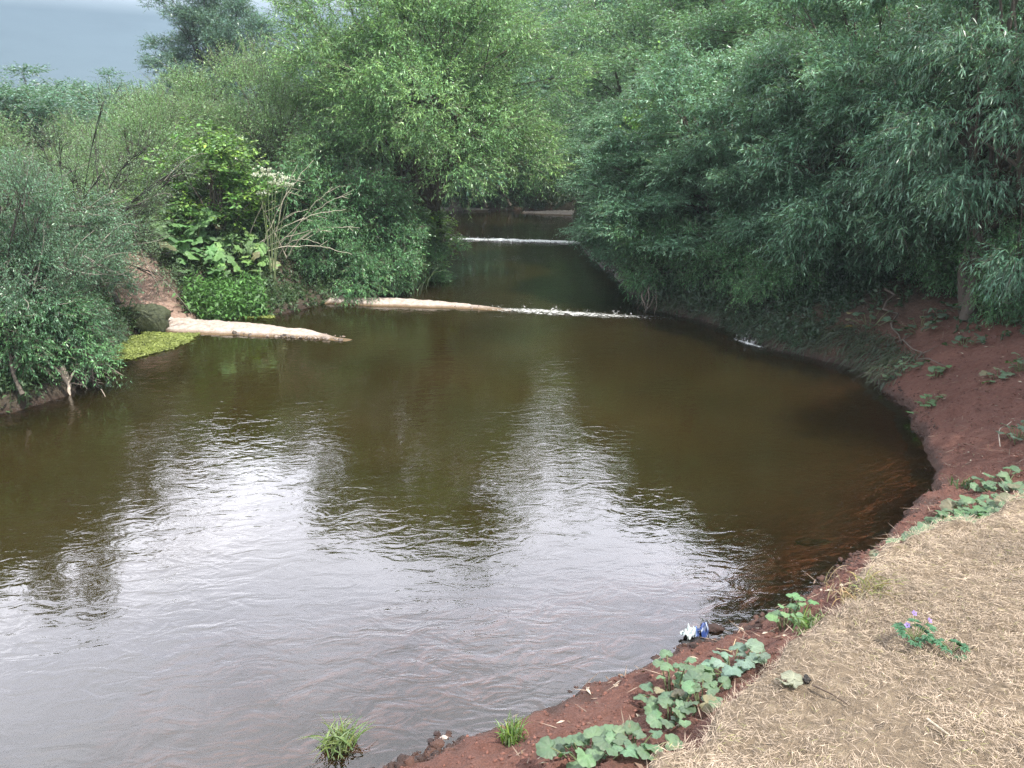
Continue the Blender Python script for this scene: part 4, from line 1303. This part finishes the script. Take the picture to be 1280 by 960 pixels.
# pebbles along the wet margins of the sandbars
rng = np.random.default_rng(44)
g = G()
for (x0, y0), (x1, y1), hw in (((196, 404), (430, 424), .6), ((380, 373), (600, 385), .42), ((655, 266), (725, 268), .9), ((520, 263), (605, 263), .7)):
    a, b = onz(x0, y0), onz(x1, y1)
    m = 420
    t = rng.random(m) ** 1.2
    q = a + (b - a) * t[:, None]
    q[:, 1] += hw * (1 - .75 * t) * rng.choice([-1, 1], m, p=[.75, .25]) * rng.uniform(.55, 1.12, m)
    q[:, 2] = rng.uniform(.0, .03, m)
    lumps(g, q, .012 + .045 * rng.random(m) ** 4, rng, np.array([.20, .165, .14]) * rng.uniform(.35, 1.6, (m, 1)))
o = obj('pebbles', g.mesh('pebbles'), M_SOIL); tag(o, 'pebbles and wet grit along the margins of the sandbars', 'pebbles', kind='stuff')

# air
HAZE = 0.0007
if HAZE:
    hv = np.array([[x, y, z_] for z_ in (-3.5, 34) for y in (-60, 130) for x in (-140, 140)], float)
    hf = np.array([[0, 2, 3, 1], [4, 5, 7, 6], [0, 1, 5, 4], [2, 6, 7, 3], [0, 4, 6, 2], [1, 3, 7, 5]])
    m_, nt, N, Lk = new_mat('haze')
    pv = N.new('ShaderNodeVolumePrincipled')
    pv.inputs['Color'].default_value = (.72, .88, .92, 1)
    pv.inputs['Density'].default_value = HAZE
    pv.inputs['Anisotropy'].default_value = 0.2
    Lk.new(pv.outputs[0], N.new('ShaderNodeOutputMaterial').inputs['Volume'])
    hz = obj('haze', mk_mesh('haze', hv, hf, smooth=False), m_)
    tag(hz, 'thin blue haze among the far trees', 'haze', kind='stuff')
# ------------------------------------------------------------------ light
w = bpy.data.worlds.new('World')
sc.world = w
w.use_nodes = True
N, Lk = w.node_tree.nodes, w.node_tree.links
N.clear()
TOSUN = unit(np.array([0.46, -0.5, 1.05]))
elev = math.asin(TOSUN[2])
azim = math.atan2(TOSUN[0], TOSUN[1])
sky = N.new('ShaderNodeTexSky')
sky.sky_type = 'NISHITA'
sky.sun_disc = False
sky.sun_elevation = elev
sky.sun_rotation = azim
sky.air_density, sky.dust_density, sky.ozone_density = 1.0, 2.0, 1.5
tc = N.new('ShaderNodeTexCoord')
sep = N.new('ShaderNodeSeparateXYZ')
Lk.new(tc.outputs['Generated'], sep.inputs[0])
mp = N.new('ShaderNodeMapping')
mp.inputs['Scale'].default_value = (1.0, 1.0, 2.6)
Lk.new(tc.outputs['Generated'], mp.inputs[0])
cn = nd(N, 'ShaderNodeTexNoise', i_Scale=2.3, i_Detail=7.0, i_Roughness=0.55, i_Distortion=0.4)
Lk.new(mp.outputs[0], cn.inputs['Vector'])
# cloud deck: slate near the horizon, brightest part way up
cr = ramp(N, [(0.0, (.064, .094, .125)), (0.13, (.070, .098, .128)), (0.22, (.55, .60, .68)), (0.36, (2.05, 2.08, 2.33)), (0.52, (1.6, 1.63, 1.85)), (0.66, (.85, .87, .92)), (1.0, (.62, .66, .72))])
Lk.new(sep.outputs[2], cr.inputs[0])
cv = ramp(N, [(0.3, (.72, .73, .77)), (0.5, (1, 1, 1)), (0.7, (1.35, 1.33, 1.3))])
Lk.new(cn.outputs['Fac'], cv.inputs[0])
cl = mixc(N, Lk, 1.0, cr.outputs[0], cv.outputs[0], 'MULTIPLY')
fw = nd(N, 'ShaderNodeMapRange')
Lk.new(sep.outputs[1], fw.inputs[0])
fw.inputs[1].default_value, fw.inputs[2].default_value, fw.inputs[3].default_value, fw.inputs[4].default_value = -.1, .55, .42, 1.0
cl = mixc(N, Lk, 1.0, cl, fw.outputs[0], 'MULTIPLY')
cl = mixc(N, Lk, 1.0, cl, (22, 22, 22), 'MULTIPLY')
skm = mixc(N, Lk, 0.88, sky.outputs[0], cl)
bg = nd(N, 'ShaderNodeBackground', i_Strength=0.1)
Lk.new(skm, bg.inputs['Color'])
wo = N.new('ShaderNodeOutputWorld')
Lk.new(bg.outputs[0], wo.inputs[0])
sl = bpy.data.lights.new('sun', 'SUN')
sl.energy, sl.angle, sl.color = 5.0, R(0.6), (1.0, 0.95, 0.87)
so = bpy.data.objects.new('sun', sl)
COL.objects.link(so)
from mathutils import Vector
so.rotation_euler = Vector((-TOSUN).tolist()).to_track_quat('-Z', 'Y').to_euler()
so.location = (20, 5, 30)

sc.view_settings.view_transform = 'Standard'
sc.view_settings.look = 'None'
sc.view_settings.exposure = 0.78
sc.view_settings.gamma = 1.0
sc.view_settings.use_curve_mapping = False
sc.render.engine = 'CYCLES'
sc.cycles.max_bounces = 8
sc.cycles.diffuse_bounces = 3
sc.cycles.glossy_bounces = 3
sc.cycles.transmission_bounces = 4
sc.cycles.transparent_max_bounces = 12
sc.cycles.use_denoising = True
sc.cycles.denoising_prefilter = 'NONE'
